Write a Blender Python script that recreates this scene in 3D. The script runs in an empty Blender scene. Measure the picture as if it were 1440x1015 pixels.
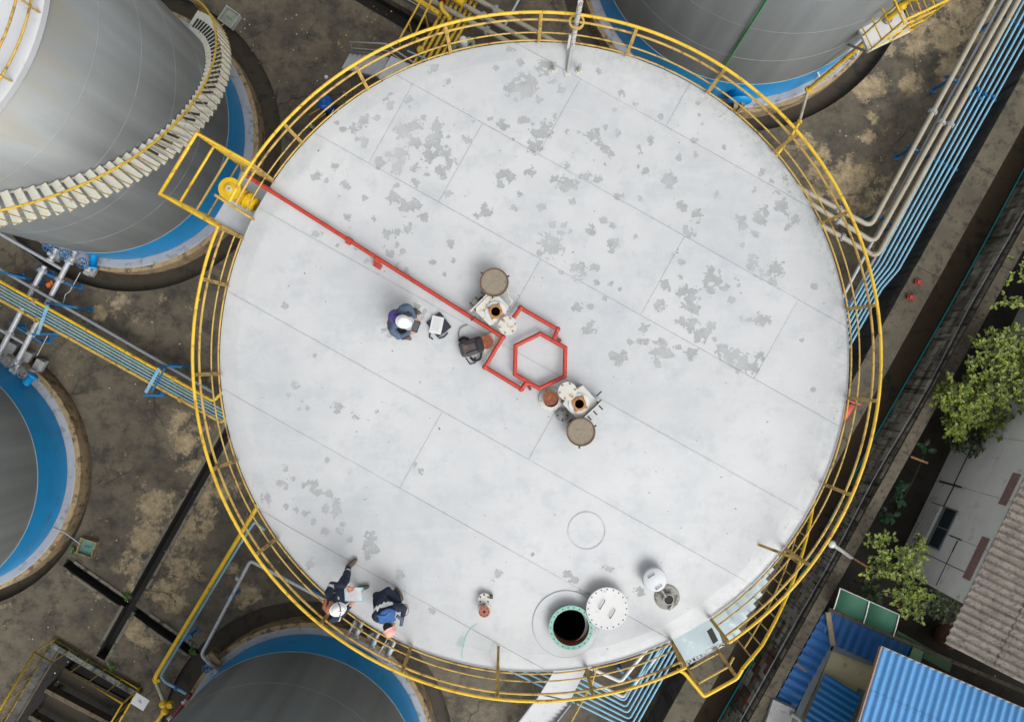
import bpy, bmesh, math, random
import numpy as np
from mathutils import Vector, Matrix, noise
random.seed(7)
R = math.radians
# ---------------------------------------------------------------- camera, world, sun, exposure
CAMH, ZR, FPX = 22.4, 8.5, 1040.0          # camera height, tank roof height (metres), focal length in photo pixels
sc = bpy.context.scene
cam = bpy.data.cameras.new('camera'); cam.sensor_width = 36; cam.lens = FPX / 1440 * 36; cam.clip_end = 500
co = bpy.data.objects.new('camera', cam); sc.collection.objects.link(co)
co.location = (0, 0, CAMH); co.rotation_euler = (0, 0, 0); sc.camera = co
SUN_EL, SUN_AZ = 52.0, 146.0               # azimuth measured clockwise from +Y: light comes from the lower right of the picture
w = bpy.data.worlds.new('World'); sc.world = w; w.use_nodes = True
nt = w.node_tree; bg = nt.nodes['Background']
sky = nt.nodes.new('ShaderNodeTexSky'); sky.sky_type = 'NISHITA'; sky.sun_disc = False
sky.sun_elevation = R(SUN_EL); sky.sun_rotation = R(SUN_AZ); sky.dust_density = 6.0; sky.air_density = 1.0; sky.ozone_density = 1.0
hs = nt.nodes.new('ShaderNodeHueSaturation'); hs.inputs['Saturation'].default_value = 0.12
nt.links.new(sky.outputs[0], hs.inputs['Color']); nt.links.new(hs.outputs[0], bg.inputs[0]); bg.inputs[1].default_value = 0.15
sl = bpy.data.lights.new('sun', 'SUN'); sl.energy = 0.5; sl.angle = R(45); sl.color = (1.0, 0.97, 0.93)
so = bpy.data.objects.new('sun', sl); sc.collection.objects.link(so)
so.rotation_euler = (R(90 - SUN_EL), 0, R(180 - SUN_AZ))
sc.view_settings.view_transform = 'Standard'; sc.view_settings.look = 'None'
sc.view_settings.exposure = 0.35; sc.view_settings.gamma = 1.0; sc.view_settings.use_curve_mapping = False
# ---------------------------------------------------------------- helpers
def P(px, py, z=0.0):
    """survey point: photo pixel and its height above the yard -> world position"""
    k = (CAMH - z) / FPX
    return Vector(((px - 720) * k, (507.5 - py) * k, z))
def Z(v, z): return Vector((v[0], v[1], z))
def lin(r, g, b): return tuple(((c / 255) / 12.92 if c <= 10 else (((c / 255) + .055) / 1.055) ** 2.4) for c in (r, g, b)) + (1,)
MATS = {}
def mat(name, c, rough=.6, metal=0., var=.12, scale=3., bump=0., bscale=40., dirt=None, damt=.0, dscale=1.2, stretch=None, spec=.5):
    if name in MATS: return MATS[name]
    m = bpy.data.materials.new(name); m.use_nodes = True; MATS[name] = m
    t = m.node_tree; n = t.nodes; L = t.links; b = n['Principled BSDF']
    if len(c) == 3: c = tuple(c) + (1,)
    b.inputs['Roughness'].default_value = rough; b.inputs['Metallic'].default_value = metal
    b.inputs['Specular IOR Level'].default_value = spec
    tc = n.new('ShaderNodeTexCoord'); src = tc.outputs['Object']
    if stretch:
        mp = n.new('ShaderNodeMapping'); mp.inputs['Scale'].default_value = stretch; L.new(src, mp.inputs[0]); src = mp.outputs[0]
    no = n.new('ShaderNodeTexNoise'); no.inputs['Scale'].default_value = scale; no.inputs['Detail'].default_value = 6; no.inputs['Roughness'].default_value = .6
    L.new(src, no.inputs['Vector'])
    mr = n.new('ShaderNodeMapRange'); mr.inputs['From Min'].default_value = .3; mr.inputs['From Max'].default_value = .7
    mr.inputs['To Min'].default_value = 1 - var; mr.inputs['To Max'].default_value = 1 + var
    L.new(no.outputs['Fac'], mr.inputs['Value'])
    mx = n.new('ShaderNodeMix'); mx.data_type = 'RGBA'; mx.blend_type = 'MULTIPLY'; mx.inputs[0].default_value = 1
    mx.inputs[6].default_value = c; L.new(mr.outputs[0], mx.inputs[7])
    out = mx.outputs[2]
    if dirt:
        n2 = n.new('ShaderNodeTexNoise'); n2.inputs['Scale'].default_value = dscale; n2.inputs['Detail'].default_value = 9; n2.inputs['Roughness'].default_value = .7
        L.new(src, n2.inputs['Vector'])
        m2 = n.new('ShaderNodeMapRange'); m2.inputs['From Min'].default_value = .62 - damt * .35; m2.inputs['From Max'].default_value = .72 - damt * .3
        L.new(n2.outputs['Fac'], m2.inputs['Value'])
        x2 = n.new('ShaderNodeMix'); x2.data_type = 'RGBA'; L.new(m2.outputs[0], x2.inputs[0]); L.new(out, x2.inputs[6])
        x2.inputs[7].default_value = tuple(dirt)[:3] + (1,); out = x2.outputs[2]
    L.new(out, b.inputs['Base Color'])
    r2 = n.new('ShaderNodeMapRange'); r2.inputs['To Min'].default_value = max(.05, rough - .12); r2.inputs['To Max'].default_value = min(1, rough + .12)
    L.new(no.outputs['Fac'], r2.inputs['Value']); L.new(r2.outputs[0], b.inputs['Roughness'])
    if bump:
        nb = n.new('ShaderNodeTexNoise'); nb.inputs['Scale'].default_value = bscale; nb.inputs['Detail'].default_value = 4; L.new(src, nb.inputs['Vector'])
        bp = n.new('ShaderNodeBump'); bp.inputs['Strength'].default_value = bump; bp.inputs['Distance'].default_value = .02
        L.new(nb.outputs['Fac'], bp.inputs['Height']); L.new(bp.outputs[0], b.inputs['Normal'])
    return m
YEL = mat('yellow_paint', lin(208, 171, 44), .45, var=.16, scale=2.5, dirt=lin(140, 100, 40), damt=.22, dscale=7)
YELW = mat('weathered_yellow_paint', lin(184, 153, 76), .6, var=.2, scale=2.5, dirt=lin(112, 86, 48), damt=.3, dscale=6)
YELB = mat('bright_yellow_paint', lin(210, 172, 22), .4, var=.12, scale=4, dirt=lin(140, 105, 25), damt=.1, dscale=9)
BLU = mat('tank_blue_paint', lin(6, 138, 200), .45, var=.12, scale=1.2, dirt=lin(40, 110, 150), damt=.12, dscale=2)
BLUP = mat('light_blue_paint', lin(120, 168, 192), .5, var=.15, scale=3, dirt=lin(70, 110, 130), damt=.12, dscale=6)
BLUS = mat('support_blue_paint', lin(26, 98, 148), .5, var=.15, scale=4, dirt=lin(40, 70, 90), damt=.15, dscale=8)
RED = mat('red_paint', lin(172, 56, 42), .5, var=.16, scale=5, dirt=lin(112, 50, 40), damt=.2, dscale=8)
REDD = mat('dark_red_paint', lin(110, 24, 24), .5, var=.15, scale=5)
BEI = mat('beige_pipe_paint', lin(156, 149, 132), .5, var=.1, scale=3, dirt=lin(120, 104, 78), damt=.15, dscale=5)
GAL = mat('galvanised_steel', lin(172, 176, 180), .45, .2, var=.12, scale=6, dirt=lin(110, 105, 98), damt=.12, dscale=6)
STEEL = mat('dull_steel', lin(130, 128, 124), .5, .5, var=.18, scale=6)
WHT = mat('white_paint', lin(198, 199, 199), .5, var=.05, scale=2, dirt=lin(160, 156, 146), damt=.1, dscale=5)
WHTD = mat('dirty_white_paint', lin(186, 186, 180), .55, var=.08, scale=5, dirt=lin(150, 120, 80), damt=.22, dscale=10)
GREY = mat('grey_paint', lin(150, 152, 150), .5, var=.1, scale=4)
PALE = mat('pale_blue_grey_paint', lin(160, 178, 184), .5, var=.08, scale=3, dirt=lin(196, 204, 206), damt=.2, dscale=4)
RUST = mat('rust', lin(120, 66, 44), .85, var=.3, scale=14, dirt=lin(160, 110, 60), damt=.25, dscale=18, bump=.3)
RUSTY = mat('orange_rust_plate', lin(168, 120, 64), .8, var=.3, scale=18, dirt=lin(110, 62, 40), damt=.35, dscale=20)
BROWN = mat('brown_grey_lid', lin(128, 118, 102), .75, var=.12, scale=12, dirt=lin(100, 88, 72), damt=.2, dscale=14)
BRIM = mat('brown_lid_rim', lin(92, 72, 54), .7, var=.2, scale=12)
BLK = mat('black_parts_and_bore_shade', lin(18, 18, 20), .7, var=.2, scale=8)  # black fittings, and the shade painted inside pipe bores
BOLT = mat('dark_bolt', lin(70, 60, 50), .6, .4, var=.25, scale=30)
GRN = mat('green_flange_paint', lin(122, 172, 158), .5, var=.1, scale=6, dirt=lin(90, 130, 120), damt=.2, dscale=14)
CON = mat('grey_concrete', lin(150, 150, 150), .85, var=.14, scale=2.5, dirt=lin(110, 104, 92), damt=.22, dscale=4, bump=.3)
LAV = mat('pale_grey_plinth_paint', lin(152, 155, 162), .75, var=.08, scale=2.5, dirt=lin(112, 110, 108), damt=.22, dscale=3)
TAN = mat('tan_concrete', lin(150, 130, 98), .9, var=.2, scale=3, dirt=lin(88, 76, 56), damt=.35, dscale=4, bump=.4)
MUD = mat('drain_mud', lin(58, 50, 38), .75, var=.3, scale=2.5, dirt=lin(36, 36, 30), damt=.35, dscale=2.5)
CUTW = mat('dark_cut_concrete', lin(44, 42, 39), .9, var=.3, scale=3, dirt=lin(26, 26, 25), damt=.4, dscale=3, bump=.3)
BUNDT = mat('bund_top_concrete', lin(98, 92, 78), .9, var=.2, scale=3, dirt=lin(62, 58, 48), damt=.35, dscale=2.2, bump=.3)
SHELL_ROUGH = .34
# ---- mesh building
ORG = {}
COL = sc.collection
def tag(o, label=None, cat=None, group=None, kind=None):
    if label: o['label'] = label
    if cat: o['category'] = cat
    if group: o['group'] = group
    if kind: o['kind'] = kind
    return o
def empty(name, loc, label=None, cat=None, group=None):
    o = bpy.data.objects.new(name, None); COL.objects.link(o); o.location = loc; o.empty_display_size = .2
    ORG[o.name] = Vector(loc); return tag(o, label, cat, group)
def link(name, me, parent=None, origin=None):
    o = bpy.data.objects.new(name, me); COL.objects.link(o)
    if parent:
        o.parent = parent; ORG[o.name] = ORG[parent.name]
    else:
        ORG[o.name] = Vector(origin) if origin is not None else Vector((0, 0, 0)); o.location = ORG[o.name]
    return o
def frame_from(t, up=Vector((0, 0, 1))):
    t = t.normalized()
    if abs(t.dot(up)) > .98: up = Vector((0, 1, 0))
    x = t.cross(up).normalized(); y = x.cross(t).normalized()
    return x, y
class MB:
    def __init__(s): s.v = []; s.f = []; s.m = []; s.sm = []
    def add(s, vs, fs, mi=0, sm=False):
        o = len(s.v); s.v += [Vector(a) for a in vs]
        for f in fs: s.f.append([i + o for i in f]); s.m.append(mi); s.sm.append(sm)
        return s
    def box(s, c, size, rz=0, mi=0, mtx=None):
        M = mtx or Matrix.Rotation(rz, 3, 'Z'); c = Vector(c)
        vs = [c + M @ Vector((x * size[0] / 2, y * size[1] / 2, z * size[2] / 2)) for z in (-1, 1) for x, y in ((-1, -1), (1, -1), (1, 1), (-1, 1))]
        return s.add(vs, [(3, 2, 1, 0), (4, 5, 6, 7), (0, 1, 5, 4), (1, 2, 6, 5), (2, 3, 7, 6), (3, 0, 4, 7)], mi)
    def beam(s, a, b, wd, h, mi=0, up=Vector((0, 0, 1))):
        a = Vector(a); b = Vector(b); x, y = frame_from(b - a, up)
        M = Matrix((x, y, (b - a).normalized())).transposed()
        return s.box((a + b) / 2, (wd, h, (b - a).length), mi=mi, mtx=M)
    def prism(s, poly, z0, z1, mi=0):
        n = len(poly); vs = [(p[0], p[1], z0) for p in poly] + [(p[0], p[1], z1) for p in poly]
        ar = sum(poly[i][0] * poly[(i + 1) % n][1] - poly[(i + 1) % n][0] * poly[i][1] for i in range(n))
        fs = [tuple(range(n))[::-1], tuple(range(n, 2 * n))] + [(i, (i + 1) % n, (i + 1) % n + n, i + n) for i in range(n)]
        if ar < 0: fs = [f[::-1] for f in fs]
        return s.add(vs, fs, mi)
    def tube(s, path, r, seg=8, mi=0, closed=False, fillet=0, caps=True, r1=None):
        path = [Vector(p) for p in path]
        if fillet and len(path) > 2:
            q = [path[0]]
            for i in range(1, len(path) - 1):
                a, b, c = path[i - 1], path[i], path[i + 1]
                d = min(fillet, (a - b).length * .45, (c - b).length * .45)
                p0 = b + (a - b).normalized() * d; p2 = b + (c - b).normalized() * d
                for k in range(6):
                    t = k / 5; q.append(p0 * (1 - t) ** 2 + b * 2 * t * (1 - t) + p2 * t * t)
            q.append(path[-1]); path = q
        n = len(path); rings = []; px = None
        for i, p in enumerate(path):
            if closed: t = (path[(i + 1) % n] - path[i - 1])
            else: t = path[min(i + 1, n - 1)] - path[max(i - 1, 0)]
            t.normalize(); x, y = frame_from(t)
            if px is not None:
                x2 = px - t * px.dot(t)
                if x2.length > 1e-6: x = x2.normalized(); y = t.cross(x) * -1; y = x.cross(t)
            px = x
            sc_ = 1.0
            if 0 < i < n - 1 or closed:
                a = (path[i] - path[i - 1]).normalized(); cs = max(.5, a.dot(t)); sc_ = 1 / cs if not fillet else 1
            rr = r if r1 is None else r + (r1 - r) * i / (n - 1)
            rings.append([p + (x * math.cos(2 * math.pi * k / seg) + y * math.sin(2 * math.pi * k / seg)) * rr * min(sc_, 1.3) for k in range(seg)])
        vs = [v for rg in rings for v in rg]; fs = []
        for i in range(n if closed else n - 1):
            j = (i + 1) % n
            for k in range(seg):
                k2 = (k + 1) % seg; fs.append((i * seg + k, j * seg + k, j * seg + k2, i * seg + k2))
        s.add(vs, fs, mi, True)
        if caps and not closed:
            s.add(rings[0], [tuple(range(seg))], mi); s.add(rings[-1], [tuple(range(seg))[::-1]], mi)
        return s
    def lathe(s, prof, c, seg=32, mi=0, sm=True, axis=None, a0=0, a1=2 * math.pi):
        c = Vector(c); M = None
        if axis is not None:
            ax = Vector(axis).normalized(); x, y = frame_from(ax); M = Matrix((x, y, ax)).transposed()
        full = abs(a1 - a0 - 2 * math.pi) < 1e-6; na = seg if full else seg + 1
        vs = []
        for r, z in prof:
            for k in range(na):
                a = a0 + (a1 - a0) * k / seg; p = Vector((r * math.cos(a), r * math.sin(a), z))
                vs.append(c + (M @ p if M else p))
        fs = []
        for i in range(len(prof) - 1):
            for k in range(seg):
                k2 = (k + 1) % na; fs.append((i * na + k, i * na + k2, (i + 1) * na + k2, (i + 1) * na + k))
        return s.add(vs, fs, mi, sm)
    def cyl(s, c, r, h, seg=24, mi=0, axis=None, r2=None):
        r2 = r if r2 is None else r2
        c = Vector(c); s.lathe([(r, 0), (r2, h)], c, seg, mi, True, axis)
        s.lathe([(r2, h), (0, h)], c, seg, mi, False, axis); s.lathe([(0, 0), (r, 0)], c, seg, mi, False, axis); return s
    def ell(s, c, rad, mi=0, seg=14, rings=8, mtx=None):
        c = Vector(c); vs = []; fs = []
        for i in range(rings + 1):
            th = math.pi * i / rings
            for k in range(seg):
                a = 2 * math.pi * k / seg
                p = Vector((rad[0] * math.sin(th) * math.cos(a), rad[1] * math.sin(th) * math.sin(a), rad[2] * math.cos(th)))
                vs.append(c + (mtx @ p if mtx else p))
        for i in range(rings):
            for k in range(seg):
                k2 = (k + 1) % seg; fs.append((i * seg + k, (i + 1) * seg + k, (i + 1) * seg + k2, i * seg + k2))
        return s.add(vs, fs, mi, True)
    def build(s, name, m, parent=None, origin=None):
        o = ORG[parent.name] if parent else (Vector(origin) if origin is not None else Vector((0, 0, 0)))
        me = bpy.data.meshes.new(name); me.from_pydata([tuple(v - o) for v in s.v], [], s.f)
        for q in (m if isinstance(m, (list, tuple)) else [m]): me.materials.append(q)
        me.polygons.foreach_set('material_index', s.m); me.polygons.foreach_set('use_smooth', s.sm)
        me.update(); return link(name, me, parent, origin)
def copy_thing(root, offset, label=None):
    r = root.copy(); COL.objects.link(r); r.location = root.location + Vector(offset); ORG[r.name] = ORG[root.name] + Vector(offset)
    if label: r['label'] = label
    for ch in root.children:
        c = ch.copy(); COL.objects.link(c); c.parent = r
        for g in ch.children:
            d = g.copy(); COL.objects.link(d); d.parent = c
    return r
def arc(c, r, z, a0, a1, n):
    return [Vector((c[0] + r * math.cos(a0 + (a1 - a0) * i / n), c[1] + r * math.sin(a0 + (a1 - a0) * i / n), z)) for i in range(n + 1)]
def pipe(name, pts, r, m, label, cat='pipe', group=None, fillet=.0, flanges=(), seg=10, fm=None):
    root = empty(name, Z(pts[0], 0), label, cat, group)
    MB().tube(pts, r, seg, fillet=fillet).build('pipe_run', m, root)
    for (c, ax) in flanges:
        ax = Vector(ax).normalized(); b = MB()
        for d in (-.03, .012): b.cyl(Vector(c) + ax * d, r * 1.75, .02, 14, axis=ax)
        x, y = frame_from(ax)
        for k in range(8):
            a = k * math.pi / 4; b.cyl(Vector(c) + (x * math.cos(a) + y * math.sin(a)) * r * 1.45 - ax * .055, .012, .11, 6, axis=ax)
        b.build('flange', fm or GAL, root)
    return root
# ---------------------------------------------------------------- ground with drains and pit
TC = {'tl': (P(172, 192, .35), 172 / 47.17), 'l': (P(-72, 660, .35), 166 / 47.17), 'b': (P(428, 1060, .35), 168 / 47.17), 't': (P(1039, -67, .35), 206 / 47.17)}
MC = P(752, 502, ZR); MC.z = 0; MR = 443 * (CAMH - ZR) / FPX
def ground_material():
    m = bpy.data.materials.new('stained_concrete_yard'); m.use_nodes = True; t = m.node_tree; n = t.nodes; L = t.links; b = n['Principled BSDF']
    tc = n.new('ShaderNodeTexCoord').outputs['Object']
    def noi(scale, det=8, ro=.65, v=tc):
        q = n.new('ShaderNodeTexNoise'); q.inputs['Scale'].default_value = scale; q.inputs['Detail'].default_value = det; q.inputs['Roughness'].default_value = ro
        L.new(v, q.inputs['Vector']); return q.outputs['Fac']
    def mth(op, a, c):
        q = n.new('ShaderNodeMath'); q.operation = op
        for i, x in enumerate((a, c)):
            if isinstance(x, (int, float)): q.inputs[i].default_value = x
            else: L.new(x, q.inputs[i])
        return q.outputs[0]
    def rng(v, a, c, d=0., e=1.):
        q = n.new('ShaderNodeMapRange'); q.inputs[1].default_value = a; q.inputs[2].default_value = c; q.inputs[3].default_value = d; q.inputs[4].default_value = e; L.new(v, q.inputs[0]); return q.outputs[0]
    def mix(f, a, c, bt='MIX'):
        q = n.new('ShaderNodeMix'); q.data_type = 'RGBA'; q.blend_type = bt
        for i, x in ((0, f), (6, a), (7, c)):
            if isinstance(x, (int, float, tuple)): q.inputs[i].default_value = x
            else: L.new(x, q.inputs[i])
        return q.outputs[2]
    base = mix(rng(noi(.55), .35, .65), lin(62, 57, 48), lin(94, 86, 71))
    base = mix(rng(noi(5.0, 10, .75), .35, .7), base, mix(1., base, (1.45, 1.4, 1.32, 1), 'MULTIPLY'))
    base = mix(rng(noi(1.6, 7, .75), .47, .62, 0, .9), base, lin(50, 46, 39))
    # worn patches where the black surface film has come off the tan concrete
    spots = [(222, 715, 26), (206, 757, 28), (190, 798, 26), (182, 822, 14), (264, 620, 24), (252, 588, 15), (279, 652, 20), (290, 700, 30), (268, 740, 30), (244, 770, 18), (250, 800, 28), (232, 830, 22),
             (198, 885, 24), (205, 905, 18), (350, 835, 18), (330, 800, 10), (1325, 40, 42), (1290, 55, 26), (1365, 20, 40), (1228, 118, 24), (1216, 193, 12), (1160, 216, 13), (1190, 262, 38), (1225, 275, 25), (1282, 115, 16), (1250, 70, 12),
             (1130, 200, 16), (165, 425, 18), (140, 440, 12), (250, 845, 14), (1225, 165, 10), (142, 835, 8), (30, 550, 20), (1150, 240, 20), (310, 690, 20), (478, 838, 12), (1330, 95, 20)]
    acc = None
    nd = noi(1.3, 9, .7)
    for (x, y, r_) in spots:
        p = P(x, y); q = n.new('ShaderNodeVectorMath'); q.operation = 'DISTANCE'; L.new(tc, q.inputs[0]); q.inputs[1].default_value = p
        d = rng(q.outputs['Value'], 0, r_ / 46.4 * 1.7, 1, 0)
        acc = d if acc is None else mth('MAXIMUM', acc, d)
    msk = mth('ADD', acc, mth('MULTIPLY', mth('SUBTRACT', nd, .5), 3.4))
    fine = noi(9, 8, .7); msk = mth('ADD', msk, mth('MULTIPLY', mth('SUBTRACT', fine, .5), 1.3))
    tan = mix(rng(noi(3.5, 8, .75), .35, .65), lin(108, 95, 72), lin(166, 149, 117))
    out = mix(rng(msk, .38, .74), base, tan)
    vo = n.new('ShaderNodeTexVoronoi'); vo.feature = 'DISTANCE_TO_EDGE'; vo.inputs['Scale'].default_value = .42
    wv = n.new('ShaderNodeVectorMath'); wv.operation = 'MULTIPLY_ADD'; nv_ = n.new('ShaderNodeTexNoise'); nv_.inputs['Scale'].default_value = 1.6; nv_.inputs['Detail'].default_value = 6; L.new(tc, nv_.inputs['Vector']); L.new(nv_.outputs['Color'], wv.inputs[0]); wv.inputs[1].default_value = (.55, .55, .55); L.new(tc, wv.inputs[2]); L.new(wv.outputs[0], vo.inputs['Vector'])
    out = mix(mth('MULTIPLY', rng(vo.outputs['Distance'], .003, .010, 1, 0), rng(noi(.8, 3), .45, .6, 0, .8)), out, lin(30, 27, 23))
    L.new(out, b.inputs['Base Color'])
    L.new(rng(nd, .3, .7, .6, .92), b.inputs['Roughness'])
    bp = n.new('ShaderNodeBump'); bp.inputs['Strength'].default_value = .35; bp.inputs['Distance'].default_value = .02; L.new(noi(16, 8), bp.inputs['Height']); L.new(bp.outputs[0], b.inputs['Normal'])
    return m
def make_ground():
    g = MB().prism([(-90, -90), (90, -90), (90, 90), (-90, 90)], -4, 0).build('ground', [ground_material(), MUD, CUTW])
    cut = []
    def cutter(mb):
        o = mb.build('cutter', MUD); cut.append(o)
    gut = {'tl': (P(183, 197), 213 / 46.43), 'l': (P(-68, 661), 197 / 46.43), 'b': (P(430, 1052), 207 / 46.43), 't': (P(1036, -65), 251 / 46.43)}
    for k, (c, r_) in gut.items(): cutter(MB().cyl((c.x, c.y, -.32), r_, 1, 128))
    def trench(pts, wd, dep):
        b = MB()
        for a, c in zip(pts[:-1], pts[1:]):
            a = P(*a); c = P(*c); d = (c - a).normalized(); pz = Vector((-d.y, d.x, 0)) * wd / 2
            cutter(MB().prism([(a - pz)[:2], (c - pz)[:2], (c + pz)[:2], (a + pz)[:2]], -dep, 1))
    trench([(352, 552), (141, 925)], .29, .453)
    trench([(92, 790), (277, 920)], .27, .387)
    trench([(486, -20), (596, 44)], .50, .6)
    A, B_, d = P(86, 912), P(190, 974), (P(13, 1015) - P(80, 903)).normalized()
    cutter(MB().prism([A[:2], B_[:2], (B_ + d * 6)[:2], (A + d * 6)[:2]], -2.4, 1))
    for o in cut:
        md = g.modifiers.new('b', 'BOOLEAN'); md.operation = 'DIFFERENCE'; md.solver = 'EXACT'; md.object = o
    dg = bpy.context.evaluated_depsgraph_get(); me = bpy.data.meshes.new_from_object(g.evaluated_get(dg))
    g.modifiers.clear(); g.data = me
    me.materials.clear()
    for q in (MATS_G, MUD, CUTW, mat('deep_floor_black', lin(26, 24, 21), .55, var=.3, scale=4)): me.materials.append(q)
    for p in me.polygons:
        p.material_index = 0 if p.center.z > -.01 else (2 if abs(p.normal.z) < .5 else (3 if p.center.z < -.36 else 1))  # near-black on the deepest floors, dark tone on every cut wall
    for o in cut: bpy.data.objects.remove(o)
    tag(g, kind='structure')
MATS_G = ground_material()
make_ground()
LIP = mat('trench_lip_concrete', lin(114, 109, 97), .9, var=.22, scale=3, dirt=lin(58, 54, 46), damt=.35, dscale=3, bump=.3)
def lips(name, label, a, b, wd, gaps=()):
    a, b = P(*a), P(*b); d = (b - a).normalized(); n_ = Vector((-d.y, d.x, 0)); L_ = (b - a).length; e = empty(name, a, label, 'kerb')
    for s in (-1, 1):
        t = 0.
        while t < L_:
            t2 = min(L_, t + random.uniform(.9, 1.6)); skip = any(t < g1 and t2 > g0 for g0, g1 in gaps)
            if not skip: MB().beam(Z(a + d * (t + .01) + n_ * s * (wd / 2 + .05), .012), Z(a + d * (t2 - .01) + n_ * s * (wd / 2 + .05), .012), .09 + random.uniform(-.01, .01), .05).build('kerb_piece', LIP, e)
            t = t2
lips('drain_kerb', 'pale concrete lips along the long black drain at the lower left', (330, 591), (199, 823), .29)
lips('drain_kerb', 'pale concrete lips of the drain stub beside the pit', (181, 855), (146, 917), .29)
lips('drain_kerb', 'pale concrete lips of the short drain left of the crossing', (100, 796), (169, 844), .27)
lips('drain_kerb', 'pale concrete lips of the short drain right of the crossing', (206, 870), (270, 915), .27)
# ---------------------------------------------------------------- neighbouring tanks
def shell_material(name, base, rough):
    m = bpy.data.materials.new(name); m.use_nodes = True; t = m.node_tree; n = t.nodes; L = t.links; b = n['Principled BSDF']
    tc = n.new('ShaderNodeTexCoord').outputs['Object']
    sp = n.new('ShaderNodeSeparateXYZ'); L.new(tc, sp.inputs[0])
    at = n.new('ShaderNodeMath'); at.operation = 'ARCTAN2'; L.new(sp.outputs[1], at.inputs[0]); L.new(sp.outputs[0], at.inputs[1])
    cb = n.new('ShaderNodeCombineXYZ'); L.new(at.outputs[0], cb.inputs[0]); L.new(sp.outputs[2], cb.inputs[2])
    mp = n.new('ShaderNodeMapping'); mp.inputs['Scale'].default_value = (7, 1, .14); L.new(cb.outputs[0], mp.inputs[0])
    st = n.new('ShaderNodeTexNoise'); st.inputs['Scale'].default_value = 1.; st.inputs['Detail'].default_value = 7; L.new(mp.outputs[0], st.inputs['Vector'])
    big = n.new('ShaderNodeTexNoise'); big.inputs['Scale'].default_value = .9; big.inputs['Detail'].default_value = 4; L.new(tc, big.inputs['Vector'])
    cr = n.new('ShaderNodeValToRGB'); L.new(st.outputs[0], cr.inputs[0])
    cr.color_ramp.elements[0].position = .3; cr.color_ramp.elements[0].color = tuple(x * .74 for x in base[:3]) + (1,)
    cr.color_ramp.elements[1].position = .7; cr.color_ramp.elements[1].color = base  # light and dark streaks imitate soft reflections on the cladding
    mp2 = n.new('ShaderNodeMapping'); mp2.inputs['Scale'].default_value = (3.2, 1, .05); L.new(cb.outputs[0], mp2.inputs[0])
    br = n.new('ShaderNodeTexNoise'); br.inputs['Scale'].default_value = 1.; br.inputs['Detail'].default_value = 3; L.new(mp2.outputs[0], br.inputs['Vector'])
    bm = n.new('ShaderNodeMapRange'); bm.inputs[1].default_value = .3; bm.inputs[2].default_value = .7; bm.inputs[3].default_value = .88; bm.inputs[4].default_value = 1.14; L.new(br.outputs[0], bm.inputs[0])  # broad vertical sheen bands painted into the colour
    hv = n.new('ShaderNodeHueSaturation'); L.new(cr.outputs[0], hv.inputs['Color']); L.new(bm.outputs[0], hv.inputs['Value'])
    # brownish run-off streaks below the rim
    zr = n.new('ShaderNodeMapRange'); zr.inputs[1].default_value = 6.3; zr.inputs[2].default_value = 9.4; zr.inputs[3].default_value = -.28; zr.inputs[4].default_value = .16; L.new(sp.outputs[2], zr.inputs[0])
    ad = n.new('ShaderNodeMath'); ad.operation = 'ADD'; L.new(st.outputs[0], ad.inputs[0]); L.new(zr.outputs[0], ad.inputs[1])
    mr = n.new('ShaderNodeMapRange'); mr.inputs[1].default_value = .54; mr.inputs[2].default_value = .74; mr.inputs[4].default_value = .42; L.new(ad.outputs[0], mr.inputs[0])
    mx = n.new('ShaderNodeMix'); mx.data_type = 'RGBA'; L.new(mr.outputs[0], mx.inputs[0]); L.new(hv.outputs[0], mx.inputs[6]); mx.inputs[7].default_value = lin(118, 108, 84)
    L.new(mx.outputs[2], b.inputs['Base Color'])
    b.inputs['Metallic'].default_value = .35
    rr = n.new('ShaderNodeMapRange'); rr.inputs[3].default_value = rough - .1; rr.inputs[4].default_value = rough + .14; L.new(big.outputs[0], rr.inputs[0]); L.new(rr.outputs[0], b.inputs['Roughness'])
    bp = n.new('ShaderNodeBump'); bp.inputs['Strength'].default_value = .12; bp.inputs['Distance'].default_value = .03; L.new(big.outputs[0], bp.inputs['Height']); L.new(bp.outputs[0], b.inputs['Normal'])
    return m
SHELL = shell_material('brushed_tank_cladding', lin(138, 142, 142), .42)
SEAM = mat('weld_seam', lin(158, 162, 163), .5, .2, var=.3, scale=2)
ROOFW = mat('tank_roof_white', lin(188, 190, 193), .55, var=.05, scale=1.5, dirt=lin(170, 168, 160), damt=.1, dscale=2)
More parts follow.
